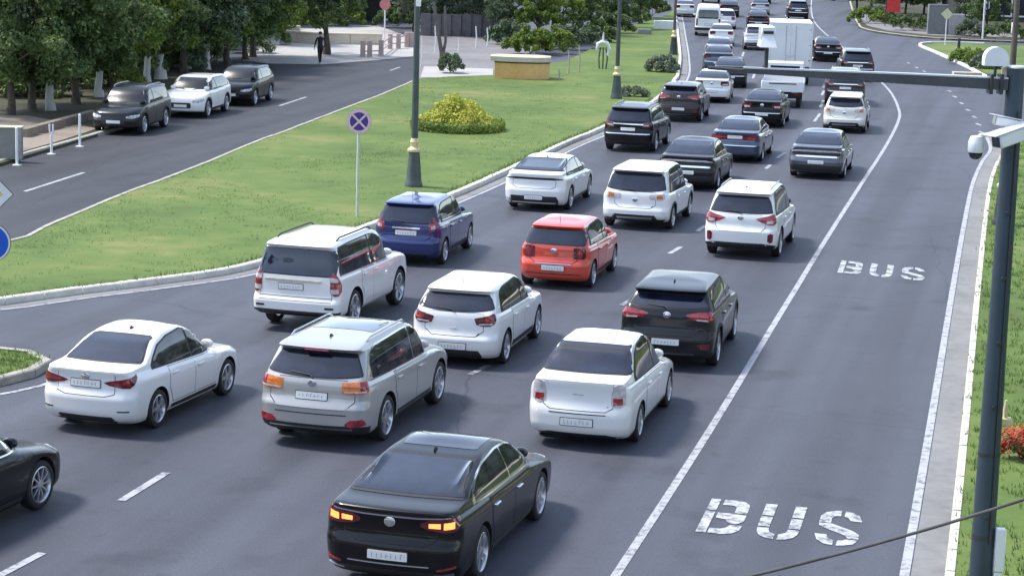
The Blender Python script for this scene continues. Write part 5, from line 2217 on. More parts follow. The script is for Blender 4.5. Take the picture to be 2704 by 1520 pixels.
    # plate
    if c.get('plate'):
        x, z, ww = c['plate']
        T.patch('plate_frame', 'rear', rnd([(x - ww - .012, z - .068, z + .068), (x + ww + .012, z - .068, z + .068)], .015), 'trim', .010, 2, 6, thick=.02)
        p = T.patch('number_plate', 'rear', rnd([(x - ww, z - .056, z + .056), (x + ww, z - .056, z + .056)], .012), 'plate', .018, 2, 6)
        if det >= 2:
            rg = random.Random(int(L * 1000 + z * 100))
            m_ = MB()
            for k in range(7):
                px = x - ww + .06 + k * (2 * ww - .11) / 6.5
                r0 = T.surf('rear', px, z)[0]
                m_.box(px - .004, px + .004, r0.y - .0215, r0.y - .019, z - .032, z + .03 * rg.uniform(.5, 1))
                if rg.random() < .6:
                    zz = z + rg.choice((-.03, 0, .028))
                    m_.box(px, px + .028, r0.y - .0216, r0.y - .019, zz - .004, zz + .004)
            T.mb('plate_marks', m_, 'pmark', p, smooth=False)
    # badge
    if c.get('badge'):
        z = c['badge']
        r0 = T.surf('rear', 0, z)[0]
        m_ = MB()
        m_.lathe([(.05, -.012), (.062, -.006), (.05, .006)], 20, (0, r0.y - .008, z), 'Y')
        m_.v = [(x_ * 1.2, y_, z_) for x_, y_, z_ in m_.v]
        T.mb('badge', m_, 'chrome')
    # antenna
    if c.get('antenna', 'fin') == 'fin':
        ya = c.get('yt', .48) + .12 if ty == 'sedan' else -ro + .62 + c.get('slope', .22)
        r0 = T.surf('top', 0, ya)[0]
        m_ = MB()
        m_.add([(-.02, 0, -.01), (.02, 0, -.01), (.02, .15, -.01), (-.02, .15, -.01), (0, 0.0, .055), (0, .05, .05)], [(0, 1, 4), (1, 2, 5, 4), (2, 3, 5), (3, 0, 4, 5), (0, 3, 2, 1)])
        T.mb('antenna', m_, 'trim', loc=r0)
    elif c['antenna'] == 'rod':
        ya = c.get('yt', .48) + .12 if ty == 'sedan' else -ro + .5 + c.get('slope', .22)
        r0 = T.surf('top', 0, ya)[0]
        m_ = MB()
        m_.tube([(0, 0, -.01), (0, -.02, .03), (0, -.10, .20)], .006, 6)
        T.mb('antenna', m_, 'trim', loc=r0)
    # roof rails
    if c.get('rails'):
        for sg in (-1, 1):
            xs = sg * (W2 - c.get('railx', .31))
            ya, yb_ = -ro + .55 + c.get('slope', .2), yfr - .05
            pts = []
            for i in range(13):
                y = ya + (yb_ - ya) * i / 12
                z = T.surf('top', xs, y)[0].z
                pts.append((xs, y, z + (.045 if 0 < i < 12 else .0)))
            m_ = MB()
            m_.tube(pts, .017, 8)
            T.mb('roof_rail', m_, c['rails'])
    if c.get('roofglass'):
        ya, yb_ = c['roofglass']
        T.patch('sunroof', 'top', rnd([(-(W2 - .42), ya, yb_), (W2 - .42, ya, yb_)], .06), 'glass', .005, 10, 12)
    # wheels
    t, r, b = wheel_meshes(c['R'], c.get('wheel', 'ten'))
    if 'tm' not in WHEELS.get((c['R'], c.get('wheel', 'ten'), 'm'), {}):
        def mk(nm, mb_):
            me = bpy.data.meshes.new(nm)
            me.from_pydata(mb_.v, [], mb_.f)
            me.materials.append(white)
            me.polygons.foreach_set('use_smooth', [True] * len(me.polygons))
            me.set_sharp_from_angle(angle=R(35))
            return me
        WHEELS[(c['R'], c.get('wheel', 'ten'), 'm')] = {'tm': mk('tyre', t), 'rm': mk('rim', r), 'bm': mk('wheel', b)}
    wm = WHEELS[(c['R'], c.get('wheel', 'ten'), 'm')]
    for y in (0, wb):
        for sg in (-1, 1):
            k = T.add('wheel', wm['bm'], ['under'], None, (sg * (W2 - .125), y, c['R']), None, 0 if sg > 0 else PI)
            T.add('tyre', wm['tm'], ['rubber'], k)
            T.add('rim', wm['rm'], ['rim'], k)
    if 'more' in c:
        c['more'](T, c)
    T.bvh = None
    return T


KEYS = dict(paint=white, under=under, trim=trim, seam=seam, glass=glass, sglass=sglass, rubber=rubber, rim=alloy, chrome=chrome, lred=lred, lredl=lredl,
            lamb=lamb, lglow=lglow, lclear=lclear, lhead=lhead, plate=platem, pmark=platemark, body2=white)
TEMPL = {}
SKIP_FAR = {'door_gap', 'handle', 'plate_marks', 'tailgate_gap', 'wiper', 'antenna', 'lamp_lens', 'badge', 'windscreen', 'grille', 'headlight'}


def place(T, name, X, Y, psi, label, cat, group, over, far=False, z=0.0):
    """psi: heading in radians from +Y towards +X"""
    root = empty(name, (X, Y, z), -psi)
    tag(root, label, cat, group)
    km = dict(KEYS)
    km.update(over)
    made = {}
    for i, (nm, me, keys, loc, par, lab, rz) in enumerate(T.parts):
        if far and nm in SKIP_FAR:
            continue
        o = bpy.data.objects.new(nm, me)
        COL.objects.link(o)
        # the wheels, doors, glass: parts of the car; lenses, handles, tyres, rims: sub-parts
        if par is None or par == 0 or par not in made:
            o.parent = root
            o.location = loc
        else:
            o.parent = made[par]
            o.location = loc
        o.rotation_euler = (0, 0, rz)
        for j, k in enumerate(keys):
            o.material_slots[j].link = 'OBJECT'
            o.material_slots[j].material = km[k]
        if lab:
            o['label'] = lab
        if nm == 'plate_marks':
            o['kind'] = 'stuff'
        made[i] = o
    return root


# ------------------------------------------------------------------ the car shapes
def spec_accent():
    return dict(type='sedan', L=4.40, W=1.73, H=1.51, wb=2.60, ro=.97, R=.315, belt=.90, zd=.98, rise=.10, yb=-.40, yt=.50, wheel='split',
                rw0=.205, rw1=.345, rwt=.105,
                lights=[dict(cols=[(.36, .865, .875), (.46, .83, .90), (.70, .80, .935), (.90, .80, .965), (1.02, .85, .99), (1.16, .96, 1.01)], key='lred',
                             sub=[dict(cols=[(.50, .85, .885), (.90, .85, .93)], key='lredl')])],
                gate=[(-.50, .70, 1.03), (-.35, .66, 1.04), (.35, .66, 1.04), (.50, .70, 1.03)],
                plate=(0, .845, .26), badge=.95,
                extra=[dict(name='lower_trim', mode='wrap', cols=[(-.62, .21, .25), (-.50, .22, .33), (.50, .22, .33), (.62, .21, .25)], key='trim', off=.006),
                       dict(name='bumper_vent', mode='wrap', cols=[(.60, .42, .44), (.86, .42, .44)], key='trim', pair=True)])


def spec_sorento():
    return dict(type='suv', L=4.78, W=1.89, H=1.69, wb=2.78, ro=1.10, R=.365, belt=1.02, z0=.26, rise=.07, slope=.28, spoiler=.13, bz=.70, wheel='split',
                gap=.07, rails='chrome', roofglass=(.35, 1.9), rwt=.19, rw0=.17, rw1=.30, rwz0=1.15, rwc=.05, wiper=True, clad=False, surround='chrome', cladz=.40, bpillar=1.45, dlo0=-.62,
                lights=[dict(cols=[(.56, .93, 1.09), (.70, .91, 1.10), (.95, .92, 1.12), (1.18, .97, 1.13)], key='lamb',
                             sub=[dict(cols=[(.60, .94, .965), (1.1, .95, .98)], key='lclear'), dict(cols=[(.93, .98, 1.11), (1.16, .99, 1.12)], key='lredl')]),
                        dict(name='fog_reflector', cols=[(.60, .43, .46), (.68, .41, .52), (.95, .43, .54), (1.06, .44, .48)], key='lredl'),
                        dict(name='brake_light', mode='rear', pair=False, cols=[(-.20, 1.555, 1.575), (.20, 1.555, 1.575)], key='lredl', off=.03)],
                gate=[(-.70, .80, .92), (-.56, .68, 1.12), (.56, .68, 1.12), (.70, .80, .92)],
                plate=(0, .86, .26), badge=1.06,
                extra=[dict(name='lower_trim', mode='wrap', cols=[(-1.3, .27, .40), (-.9, .27, .42), (.9, .27, .42), (1.3, .27, .40)], key='trim', off=.008, nu=24),
                       dict(name='skid_strip', mode='wrap', cols=[(-.75, .355, .375), (.75, .355, .375)], key='chrome', off=.014, nu=20),
                       dict(name='bumper_crease', mode='wrap', cols=[(-.62, .585, .60), (.62, .585, .60)], key='seam', off=.003, nu=16)])


def spec_cobalt():
    return dict(type='sedan', L=4.48, W=1.735, H=1.60, wb=2.62, ro=1.04, R=.315, belt=.94, zd=1.03, rise=.11, yb=-.50, yt=.32, wheel='steel',
                rw0=.155, rw1=.25, rwt=.10, antenna='none',
                lights=[dict(cols=[(.60, .77, .90), (.63, .74, 1.06), (.72, .72, 1.10), (.82, .74, 1.10), (.92, .80, 1.07)], key='lclear',
                             sub=[dict(cols=[(.64, .76, .88), (.84, .78, .88)], key='lredl')])],
                gate=[(-.56, .72, 1.10), (-.45, .66, 1.115), (.45, .66, 1.115), (.56, .72, 1.10)],
                extra=[dict(name='lower_trim', mode='wrap', cols=[(-.75, .21, .25), (-.5, .21, .28), (.5, .21, .28), (.75, .21, .25)], key='trim', off=.006),
                       dict(name='bumper_crease', mode='wrap', cols=[(-.48, .60, .615), (.48, .60, .615)], key='seam', off=.003, nu=16),
                       dict(name='badge_bar', mode='rear', cols=[(-.09, .90, .912), (.09, .90, .912)], key='chrome', off=.01),
                       dict(name='parcel_box', mode='rear', cols=[(-.13, 1.175, 1.215), (.13, 1.175, 1.215)], key='cardb', off=.010)],
                plate=(0, .47, .26))


def spec_rio():
    return dict(type='hatch', L=4.24, W=1.75, H=1.54, wb=2.60, ro=.86, R=.32, belt=.95, rise=.07, slope=.26, spoiler=.09, wheel='five', bz=.58,
                rwt=.185, rw0=.16, rw1=.26, rwz0=1.07, rwc=.06, wiper=True, antenna='rod',
                lights=[dict(cols=[(.46, .93, .95), (.50, .84, .965), (.64, .81, .985), (.84, .82, 1.02), (.98, .86, 1.05), (1.06, .93, 1.04)], key='lred',
                             sub=[dict(cols=[(.56, .83, .86), (.92, .85, .88)], key='lclear'), dict(cols=[(.72, .89, .99), (.94, .91, 1.01)], key='lredl')])],
                gate=[(-.56, .72, 1.03), (-.42, .62, 1.045), (.42, .62, 1.045), (.56, .72, 1.03)],
                plate=(-.0, .43, .26), badge=None,
                extra=[dict(name='lower_trim', mode='wrap', cols=[(-.66, .21, .24), (-.52, .21, .36), (.52, .21, .36), (.66, .21, .24)], key='trim', off=.006, nu=18),
                       dict(name='badge', mode='rear', cols=rnd([(-.07, .74, .77), (.07, .74, .77)], .014), key='chrome', off=.01)])


def spec_riox():
    d = spec_rio()
    d.update(H=1.72, L=4.42, W=1.92, badge=.84, spoiler=.16, rails=None, clad=True, sill='trim', cladz=.36, R=.325, z0=.25, plate=None, roofglass=None)
    d['lights'] = [dict(cols=[(.44, .93, .95), (.48, .85, .985), (.66, .84, 1.0), (.90, .85, 1.02), (1.02, .88, 1.04)], key='lclear',
                        sub=[dict(cols=[(.70, .88, .98), (.93, .89, 1.0)], key='lamb')])]
    d['extra'] = [dict(name='lower_trim', mode='wrap', cols=[(-1.1, .26, .33), (-.70, .26, .33), (-.58, .26, .44), (.58, .26, .44), (.70, .26, .33), (1.1, .26, .33)], key='trim', off=.008, nu=24),
                  dict(name='skid_plate', mode='wrap', cols=[(-.52, .30, .38), (.52, .30, .38)], key='chrome', off=.014, nu=18),
                  dict(name='bumper_crease', mode='wrap', cols=[(-.40, .66, .675), (.40, .66, .675)], key='seam', off=.003, nu=16)]
    return d


def spec_sport():
    return dict(type='suv', L=4.48, W=1.855, H=1.59, wb=2.67, ro=.92, R=.355, belt=1.03, z0=.25, rise=.07, slope=.30, spoiler=.12, bz=.66, wheel='ten', clad=True,
                rwt=.20, rw0=.20, rw1=.30, rwz0=1.17, rwc=.04, wiper=True, dlo0=-.42,
                lights=[dict(cols=[(.42, 1.05, 1.075), (.54, 1.00, 1.10), (.74, .97, 1.12), (.94, .95, 1.13), (1.12, .98, 1.14), (1.25, 1.06, 1.12)], key='lredl',
                             sub=[dict(cols=[(.66, .975, 1.0), (.95, .965, .99)], key='lclear')]),
                        dict(name='fog_reflector', cols=[(.62, .50, .53), (.72, .44, .54), (.96, .44, .55)], key='lred')],
                gate=[(-.62, .80, 1.03), (-.50, .68, 1.13), (.50, .68, 1.13), (.62, .80, 1.03)],
                plate=(0, .56, .26), badge=1.06,
                extra=[dict(name='lower_trim', mode='wrap', cols=[(-1.2, .26, .38), (-.8, .26, .40), (.8, .26, .40), (1.2, .26, .38)], key='trim', off=.008, nu=22),
                       dict(name='skid_strip', mode='wrap', cols=[(-.6, .33, .35), (.6, .33, .35)], key='chrome', off=.014, nu=16),
                       dict(name='bumper_ledge', mode='wrap', cols=[(-.8, .64, .665), (.8, .64, .665)], key='seam', off=.003, nu=18)])


def spec_polo():
    return dict(type='hatch', L=3.97, W=1.69, H=1.52, wb=2.47, ro=.70, R=.31, belt=.93, rise=.06, slope=.20, spoiler=.08, bz=.60, wheel='ten',
                rwt=.185, rw0=.15, rw1=.22, rwz0=1.02, rwsq=True, rwr=.05, wiper=False, antenna='rod', bpillar=1.2, dlo0=-.20,
                lights=[dict(cols=[(.54, .76, .78), (.56, .72, .96), (.70, .71, .98), (.90, .72, .98), (1.0, .76, .95)], key='lred',
                             sub=[dict(cols=[(.66, .75, .92), (.86, .76, .94)], key='lredl')])],
                gate=[(-.54, .68, .99), (-.44, .62, 1.0), (.44, .62, 1.0), (.54, .68, .99)],
                plate=(0, .50, .26), badge=.88,
                extra=[dict(name='bumper_strip', mode='wrap', cols=[(-.72, .355, .37), (.72, .355, .37)], key='trim', off=.006, nu=18),
                       dict(name='chrome_strip', mode='rear', cols=[(-.42, .585, .60), (.42, .585, .60)], key='chrome', off=.012)])


def spec_prado():
    def tw(c):
        W2, H, ro = c['W'] / 2, c['H'], c['ro']
        c['bow'] = [(.2, .05), (1.9, .05)]
        c['rcx'] = [(.2, .16), (.7, .13), (1.1, .11), (H, .12)]
        c['rcy'] = [(.2, .16), (.7, .13), (1.1, .12), (H, .14)]
        f, yc, yr = c['L'] - ro, c['yc'], c['yfr']
        c['front'] = [(.33, f - .12), (.48, f - .01), (.85, f), (.98, f - .05), (1.05, f - .20), (1.10, f - .60), (1.135, yc + .05), (1.17, yc - .06), (H - .17, yr + .26), (H - .08, yr + .04), (H - .035, yr - .18)]
    return dict(type='suv', yc=2.42, yfr=1.72, L=4.78, W=1.885, H=1.86, wb=2.79, ro=1.08, R=.385, belt=1.14, z0=.33, rise=.03, slope=.13, spoiler=.10, bz=.66, gap=.08, wheel='five', tweak=tw,
                rwt=.20, rw0=.13, rw1=.19, rwz0=1.17, rwsq=True, rwr=.04, rails='trim', tr=.02, dlo0=-.78, bpillar=1.05, antenna='none', cabin_in=-.02,
                dlo_top=[(-.78, 1.24), (-.74, 1.62), (-.62, 1.70), (0, 1.725), (1.2, 1.735), (1.55, 1.70), (2.0, 1.46), (2.24, 1.26), (2.34, 1.20)],
                lights=[dict(cols=[(.82, .84, 1.24), (.92, .78, 1.28), (1.06, .79, 1.16), (1.2, .88, 1.0)], key='lredl',
                             sub=[dict(cols=[(.83, .82, .92), (1.04, .84, .93)], key='lclear'), dict(cols=[(.83, 1.06, 1.15), (1.03, 1.06, 1.13)], key='lclear')]),
                        dict(name='bumper_reflector', cols=[(.66, .52, .56), (.86, .52, .56)], key='trim')],
                gate=[(-.76, .66, 1.15), (.76, .66, 1.15)], plate=(-.10, .93, .26),
                extra=[dict(name='garnish_bar', mode='rear', cols=[(-.66, 1.03, 1.075), (.55, 1.03, 1.075)], key='chrome', off=.02),
                       dict(name='lower_trim', mode='wrap', cols=[(-1.15, .34, .46), (1.15, .34, .46)], key='trim', off=.006, nu=22)])


def spec_sor2():
    return dict(type='suv', L=4.68, W=1.885, H=1.76, wb=2.70, ro=1.05, R=.365, belt=1.04, z0=.27, rise=.07, slope=.30, spoiler=.12, bz=.72, gap=.07, rails='silverk', wheel='split',
                rwt=.20, rw0=.17, rw1=.28, rwz0=1.17, rwc=.03, wiper=True, dlo0=-.55, mirror='trim',
                lights=[dict(cols=[(.44, 1.03, 1.05), (.58, .97, 1.08), (.80, .90, 1.12), (1.0, .90, 1.16), (1.16, .96, 1.17)], key='lredl',
                             sub=[dict(cols=[(.76, .93, 1.0), (.98, .93, 1.02)], key='lclear')]),
                        dict(name='fog_reflector', cols=[(.74, .50, .66), (.82, .46, .70), (.94, .48, .68)], key='lred')],
                gate=[(-.62, .84, 1.03), (-.52, .72, 1.13), (.52, .72, 1.13), (.62, .84, 1.03)],
                plate=None, badge=1.06,
                extra=[dict(name='lower_trim', mode='wrap', cols=[(-1.2, .28, .38), (-.6, .28, .44), (.6, .28, .44), (1.2, .28, .38)], key='trim', off=.008, nu=22)])


def spec_sonata():
    return dict(type='sedan', L=4.86, W=1.84, H=1.45, wb=2.80, ro=1.05, R=.34, belt=.92, zd=1.02, rise=.09, yb=-.62, yt=.62, wheel='split',
                rw0=.18, rw1=.30, rwt=.08,
                lights=[dict(name='light_bar', mode='wrap', pair=False, cols=[(-1.02, .93, .955), (-.6, .93, .985), (.6, .93, .985), (1.02, .93, .955)], key='trim')],
                gate=[(-.62, .74, .91), (-.5, .68, .92), (.5, .68, .92), (.62, .74, .91)],
                plate=(0, .42, .26),
                extra=[dict(name='lower_trim', mode='wrap', cols=[(-.86, .21, .26), (-.70, .21, .46), (.70, .21, .46), (.86, .21, .26)], key='trim', off=.006, nu=20)])


def spec_note():
    return dict(type='hatch', L=4.10, W=1.70, H=1.58, wb=2.60, ro=.74, R=.31, belt=.97, rise=.07, slope=.20, spoiler=.10, bz=.60, wheel='five',
                rwt=.185, rw0=.13, rw1=.20, rwz0=1.04, rwsq=True, rwr=.10, wiper=True, antenna='rod', bpillar=1.2, dlo0=-.22,
                lights=[dict(cols=[(.66, .90, .93), (.72, .84, 1.06), (.84, .85, 1.22), (.98, .92, 1.20), (1.10, .98, 1.06)], key='lredl',
                             sub=[dict(cols=[(.76, .90, .98), (.92, .92, 1.0)], key='lclear')])],
                gate=[(-.58, .70, 1.02), (-.48, .64, 1.02), (.48, .64, 1.02), (.58, .70, 1.02)],
                plate=(0, .80, .26), badge=None,
                extra=[dict(name='chrome_strip', mode='rear', cols=[(-.34, .895, .935), (.34, .895, .935)], key='chrome', off=.012),
                       dict(name='lower_trim', mode='wrap', cols=[(-.6, .21, .30), (.6, .21, .30)], key='trim', off=.006, nu=18)])


def spec_cadenza():
    return dict(type='sedan', L=4.97, W=1.87, H=1.47, wb=2.855, ro=1.10, R=.345, belt=.93, zd=1.01, rise=.09, yb=-.48, yt=.62, wheel='split', surround='chrome',
                rw0=.20, rw1=.345, rwt=.09, handle='chrome', roofglass=(.95, 1.75),
                lights=[dict(cols=[(.44, .90, .945), (.56, .86, .99), (.80, .84, 1.01), (1.0, .86, 1.03), (1.16, .95, 1.03)], key='lred',
                             sub=[dict(cols=[(.56, .89, .945), (.74, .89, .955)], key='lglow'), dict(cols=[(.79, .88, .965), (.98, .90, .985)], key='lglow')]),
                        dict(name='fog_reflector', cols=[(.66, .36, .385), (1.0, .40, .43)], key='lredl')],
                gate=[(-.60, .74, 1.0), (-.46, .66, 1.03), (.46, .66, 1.03), (.60, .74, 1.0)],
                plate=(0, .515, .26), badge=.93,
                extra=[dict(name='chrome_strip', mode='wrap', cols=[(-.9, 1.025, 1.04), (-.4, 1.0, 1.018), (.4, 1.0, 1.018), (.9, 1.025, 1.04)], key='chrome', off=.014, nu=22),
                       dict(name='lower_trim', mode='wrap', cols=[(-.9, .21, .27), (-.7, .21, .33), (.7, .21, .33), (.9, .21, .27)], key='trim', off=.006, nu=20),
                       dict(name='bumper_chrome', mode='wrap', cols=[(.64, .285, .30), (.98, .30, .32)], key='chrome', off=.014, pair=True),
                       dict(name='bumper_strip', mode='wrap', cols=[(-.55, .40, .415), (.55, .40, .415)], key='chrome', off=.012, nu=18)])


def spec_camry():
    d = spec_cadenza()
    d.update(L=4.85, W=1.83, wheel='ten', handle='paint', roofglass=None, surround='chrome')
    return d


def spec_plain_sedan():
    return dict(type='sedan', L=4.55, W=1.76, H=1.46, wb=2.65, ro=1.0, R=.31, belt=.92, zd=1.0, rise=.09, yb=-.42, yt=.45, wheel='ten', rw0=.16, rw1=.28, rwt=.09, antenna='none',
                lights=[dict(cols=[(.46, .82, 1.0), (.60, .80, 1.02), (.86, .80, 1.02), (1.0, .84, 1.0)], key='lred', sub=[dict(cols=[(.56, .83, .90), (.86, .83, .90)], key='lclear')])],
                gate=[(-.50, .72, 1.03), (.50, .72, 1.03)], plate=(0, .56, .26), badge=.93,
                extra=[dict(name='bumper_strip', mode='wrap', cols=[(-.85, .60, .625), (.85, .60, .625)], key='chrome', off=.010, nu=18),
                       dict(name='lower_trim', mode='wrap', cols=[(-.8, .21, .30), (.8, .21, .30)], key='trim', off=.006, nu=18)])


def spec_taurus():
    """large sedan with a red band right across the boot"""
    d = spec_plain_sedan()
    d.update(L=4.8, W=1.82, ro=1.08)
    d['lights'] = [dict(name='light_band', pair=False, cols=[(-1.0, .84, .96), (-.6, .80, .99), (.6, .80, .99), (1.0, .84, .96)], key='lred'),
                   dict(cols=[(.50, .82, .97), (.90, .84, .97)], key='lredl', off=.016)]
    d['plate'] = (0, .90, .26)
    d['badge'] = None
    return d


def spec_suv():
    return dict(type='suv', L=4.6, W=1.86, H=1.69, wb=2.68, ro=.98, R=.36, belt=1.05, z0=.27, rise=.06, slope=.22, spoiler=.12, bz=.70, clad=True, wheel='ten', gap=.07, rwt=.20, rw0=.17, rw1=.25,
                rwz0=1.14, rails='silverk', dlo0=-.5, antenna='none',
                lights=[dict(cols=[(.56, .96, 1.0), (.60, .92, 1.08), (.90, .92, 1.12), (1.08, .98, 1.12)], key='lred', sub=[dict(cols=[(.64, .96, 1.0), (.9, .97, 1.01)], key='lclear')])],
                gate=[(-.62, .78, 1.06), (.62, .78, 1.06)], plate=(0, .84, .26),
                extra=[dict(name='garnish_bar', mode='rear', cols=[(-.55, 1.0, 1.04), (.55, 1.0, 1.04)], key='chrome', off=.014),
                       dict(name='bumper_strip', mode='wrap', cols=[(-.9, .66, .70), (.9, .66, .70)], key='chrome', off=.012, nu=20),
                       dict(name='lower_trim', mode='wrap', cols=[(-1.1, .28, .42), (1.1, .28, .42)], key='trim', off=.008, nu=20)])


def spec_coupe_suv():
    """dark grey crossover with pale bars across its stern"""
    d = spec_suv()
    d.update(W=1.88, H=1.62, slope=.55, rails=None, rwz0=1.13, spoiler=.06, cladz=.40, rwt=.16)
    d['lights'] = [dict(name='light_bar', pair=False, cols=[(-1.05, .93, .955), (-.7, .94, 1.0), (.7, .94, 1.0), (1.05, .93, .955)], key='lclear')]
    d['plate'] = (0, .60, .26)
    d['badge'] = 1.06
    d['extra'] = [dict(name='chrome_strip', mode='wrap', cols=[(-.9, .74, .80), (.9, .74, .80)], key='chrome', off=.012, nu=20),
                  dict(name='lower_trim', mode='wrap', cols=[(-1.1, .28, .50), (1.1, .28, .50)], key='trim', off=.008, nu=20)]
    return d


def spec_van():
    def tw(c):
        H, ro, f = c['H'], c['ro'], c['L'] - c['ro']
        a = -ro
        c['rear'] = [(.28, a + .12), (.36, a + .03), (.5, a), (.66, a), (.70, a + .05), (1.2, a + .07), (H - .30, a + .14), (H - .14, a + .20), (H - .06, a + .34)]
        c['front'] = [(.28, f - .1), (.5, f), (.8, f - .04), (1.05, f - .22), (1.2, f - .42), (1.3, f - .6), (H - .3, f - 1.35), (H - .12, f - 1.6), (H - .06, f - 1.8)]
        W2 = c['W'] / 2
        c['wid'] = [(.28, W2 - .06), (.45, W2 - .01), (.9, W2), (1.2, W2 - .02), (H - .4, W2 - .10), (H - .15, W2 - .16), (H - .06, W2 - .26)]
        c['rcx'] = c['rcy'] = [(.2, .14), (H, .16)]
        c['bow'] = [(.2, .05), (H, .05)]
    return dict(type='suv', L=4.9, W=1.90, H=2.25, wb=2.9, ro=1.0, R=.34, belt=1.28, z0=.30, rise=.0, tweak=tw, wheel='steel', tr=.01, tf=.03,
                rwt=.38, rw0=.24, rw1=.28, rwz0=1.28, rwsq=True, rwr=.08, dlo0=-.6, antenna='none', yc=3.2, yfr=2.4,
                dlo_top=[(-.6, 1.4), (-.55, 1.82), (1.6, 1.84), (2.3, 1.78), (2.75, 1.42), (2.8, 1.36)],
                lights=[dict(cols=[(.84, .78, 1.26), (.98, .78, 1.26)], key='lred')],
                gate=[(-.72, .74, 1.26), (.72, .74, 1.26)], plate=(0, .84, .26),
                extra=[dict(name='bumper', mode='wrap', cols=[(-1.15, .42, .62), (1.15, .42, .62)], key='trim', off=.03, nu=22)])


def spec_cream():
    d = spec_riox()
    d.update(W=1.76, L=4.15, H=1.56)
    return d


def spec_bars():
    """low sedan with pale bars across a dark stern"""
    d = spec_plain_sedan()
    d.update(L=4.75, W=1.86, H=1.50, ro=1.05, yb=-.52, yt=.42)
    d['lights'] = [dict(name='light_bar', pair=False, cols=[(-1.0, .90, .92), (-.7, .91, .97), (.7, .91, .97), (1.0, .90, .92)], key='lclear')]
    d['plate'] = (0, .58, .26)
    d['badge'] = None
    d['extra'] = [dict(name='chrome_strip', mode='wrap', cols=[(-.9, .73, .79), (.9, .73, .79)], key='chrome', off=.012, nu=20),
                  dict(name='dark_panel', mode='wrap', cols=[(-.95, .80, .885), (.95, .80, .885)], key='trim', off=.006, nu=20),
                  dict(name='lower_trim', mode='wrap', cols=[(-1.0, .21, .48), (1.0, .21, .48)], key='trim', off=.008, nu=20)]
    return d


SPECS = dict(bars=spec_bars, riox2=spec_cream, accent=spec_accent, sorento=spec_sorento, cobalt=spec_cobalt, rio=spec_rio, riox=spec_riox, sport=spec_sport, polo=spec_polo, prado=spec_prado, sor2=spec_sor2,
             sonata=spec_sonata, note=spec_note, cadenza=spec_cadenza, camry=spec_camry, sedan=spec_plain_sedan, band=spec_taurus, suv=spec_suv, cross=spec_coupe_suv, van=spec_van)
KEYS['cardb'] = mat('parcel_cardboard', (0.30, 0.20, 0.14), 0.8)
KEYS['silverk'] = mat('rail_silver', (0.5, 0.51, 0.53), 0.35, metal=0.8)


def T_(k):
    if k not in TEMPL:
        TEMPL[k] = build_template(SPECS[k]())
    return TEMPL[k]


def car(key, X, Y, psi, label, cat='car', group='cars queuing on the main road', pt=white, far=False, rimkey=alloy, **over):
    """X, Y: where the right rear wheel touches the road"""
    T = T_(key)
    W2 = T.c['W'] / 2 - .03
    x = X - W2 * math.cos(psi)
    y = Y + W2 * math.sin(psi)
    o = dict(paint=pt, rim=rimkey)
    o.update(over)
    nm = {'suv': 'suv', 'hatch': 'hatchback', 'sedan': 'sedan'}[T.c['type']]
    if key == 'van':
        nm = 'minibus'
    return place(T, nm, x, y, psi, label, cat, group, o, far)


def car_c(key, X, Y, psi, *a, **k):
    """X, Y: the middle of the rear bumper on the ground"""
    T = T_(key)
    ro, W2 = T.c['ro'], T.c['W'] / 2 - .03
    x0, y0 = X + ro * math.sin(psi), Y + ro * math.cos(psi)
    return car(key, x0 + W2 * math.cos(psi), y0 - W2 * math.sin(psi), psi, *a, **k)


K = 2704 / 2576
car('accent', -5.695, 33.58, .304, 'white sedan with dark red triangular tail lamps, beside the small grass island', 'car')
car('sorento', -1.954, 33.22, .268, 'silver suv with glass roof panel, roof rails and orange tail lamps', 'suv', pt=pearl)
car('cobalt', 2.151, 33.63, .249, 'white sedan with tall upright tail lamps and a parcel behind its rear window', 'car')
car('rio', -.069, 39.38, .237, 'white hatchback with wine red tail lamps just ahead of the silver suv', 'car')
car('sport', 3.983, 39.78, .218, 'dark grey suv with bright red tail lamps next to the solid lane line', 'suv', pt=darkgrey)
car('polo', 1.863, 47.96, .24, 'bright red hatchback in the middle of the road', 'car', pt=red)
car('sor2', 6.795, 53.31, .247, 'white suv with roof rails, red tail lamps and black door mirrors', 'suv')
q0 = G(1692 * K, 575 * K)
car('riox', q0.x, q0.y, .255, 'white hatchback with deep roof spoiler and orange and clear tail lamps', 'car')
car('sonata', 1.629, 60.93, .225, 'white fastback sedan with a black strip across its boot, beside the lawn kerb', 'car')
car('note', -1.644, 50.64, .21, 'dark blue hatchback below the tall lamp post', 'car', pt=blue)

K = 2704 / 2576


def hd(Y):
    return lin([(30, .24), (80, .235), (88, .20), (98, .14), (110, .10), (120, .08), (260, .09)])(Y)


def q(key, px, py, label, cat='car', psi=None, **k):
    p = G(px * K, py * K)
    a = hd(p.y) if psi is None else psi
    return car_c(key, p.x, p.y, a, label, cat, psi_done=None, **k) if False else car_c(key, p.x, p.y, a, label, cat, **k)


def wheelfix(key, px, py, psi, *a, **k):
    """placed by where the right front wheel touches the road"""
    p = G(px * K, py * K)
    wb = T_(key).c['wb']
    return car(key, p.x - wb * math.sin(psi), p.y - wb * math.cos(psi), psi, *a, **k)


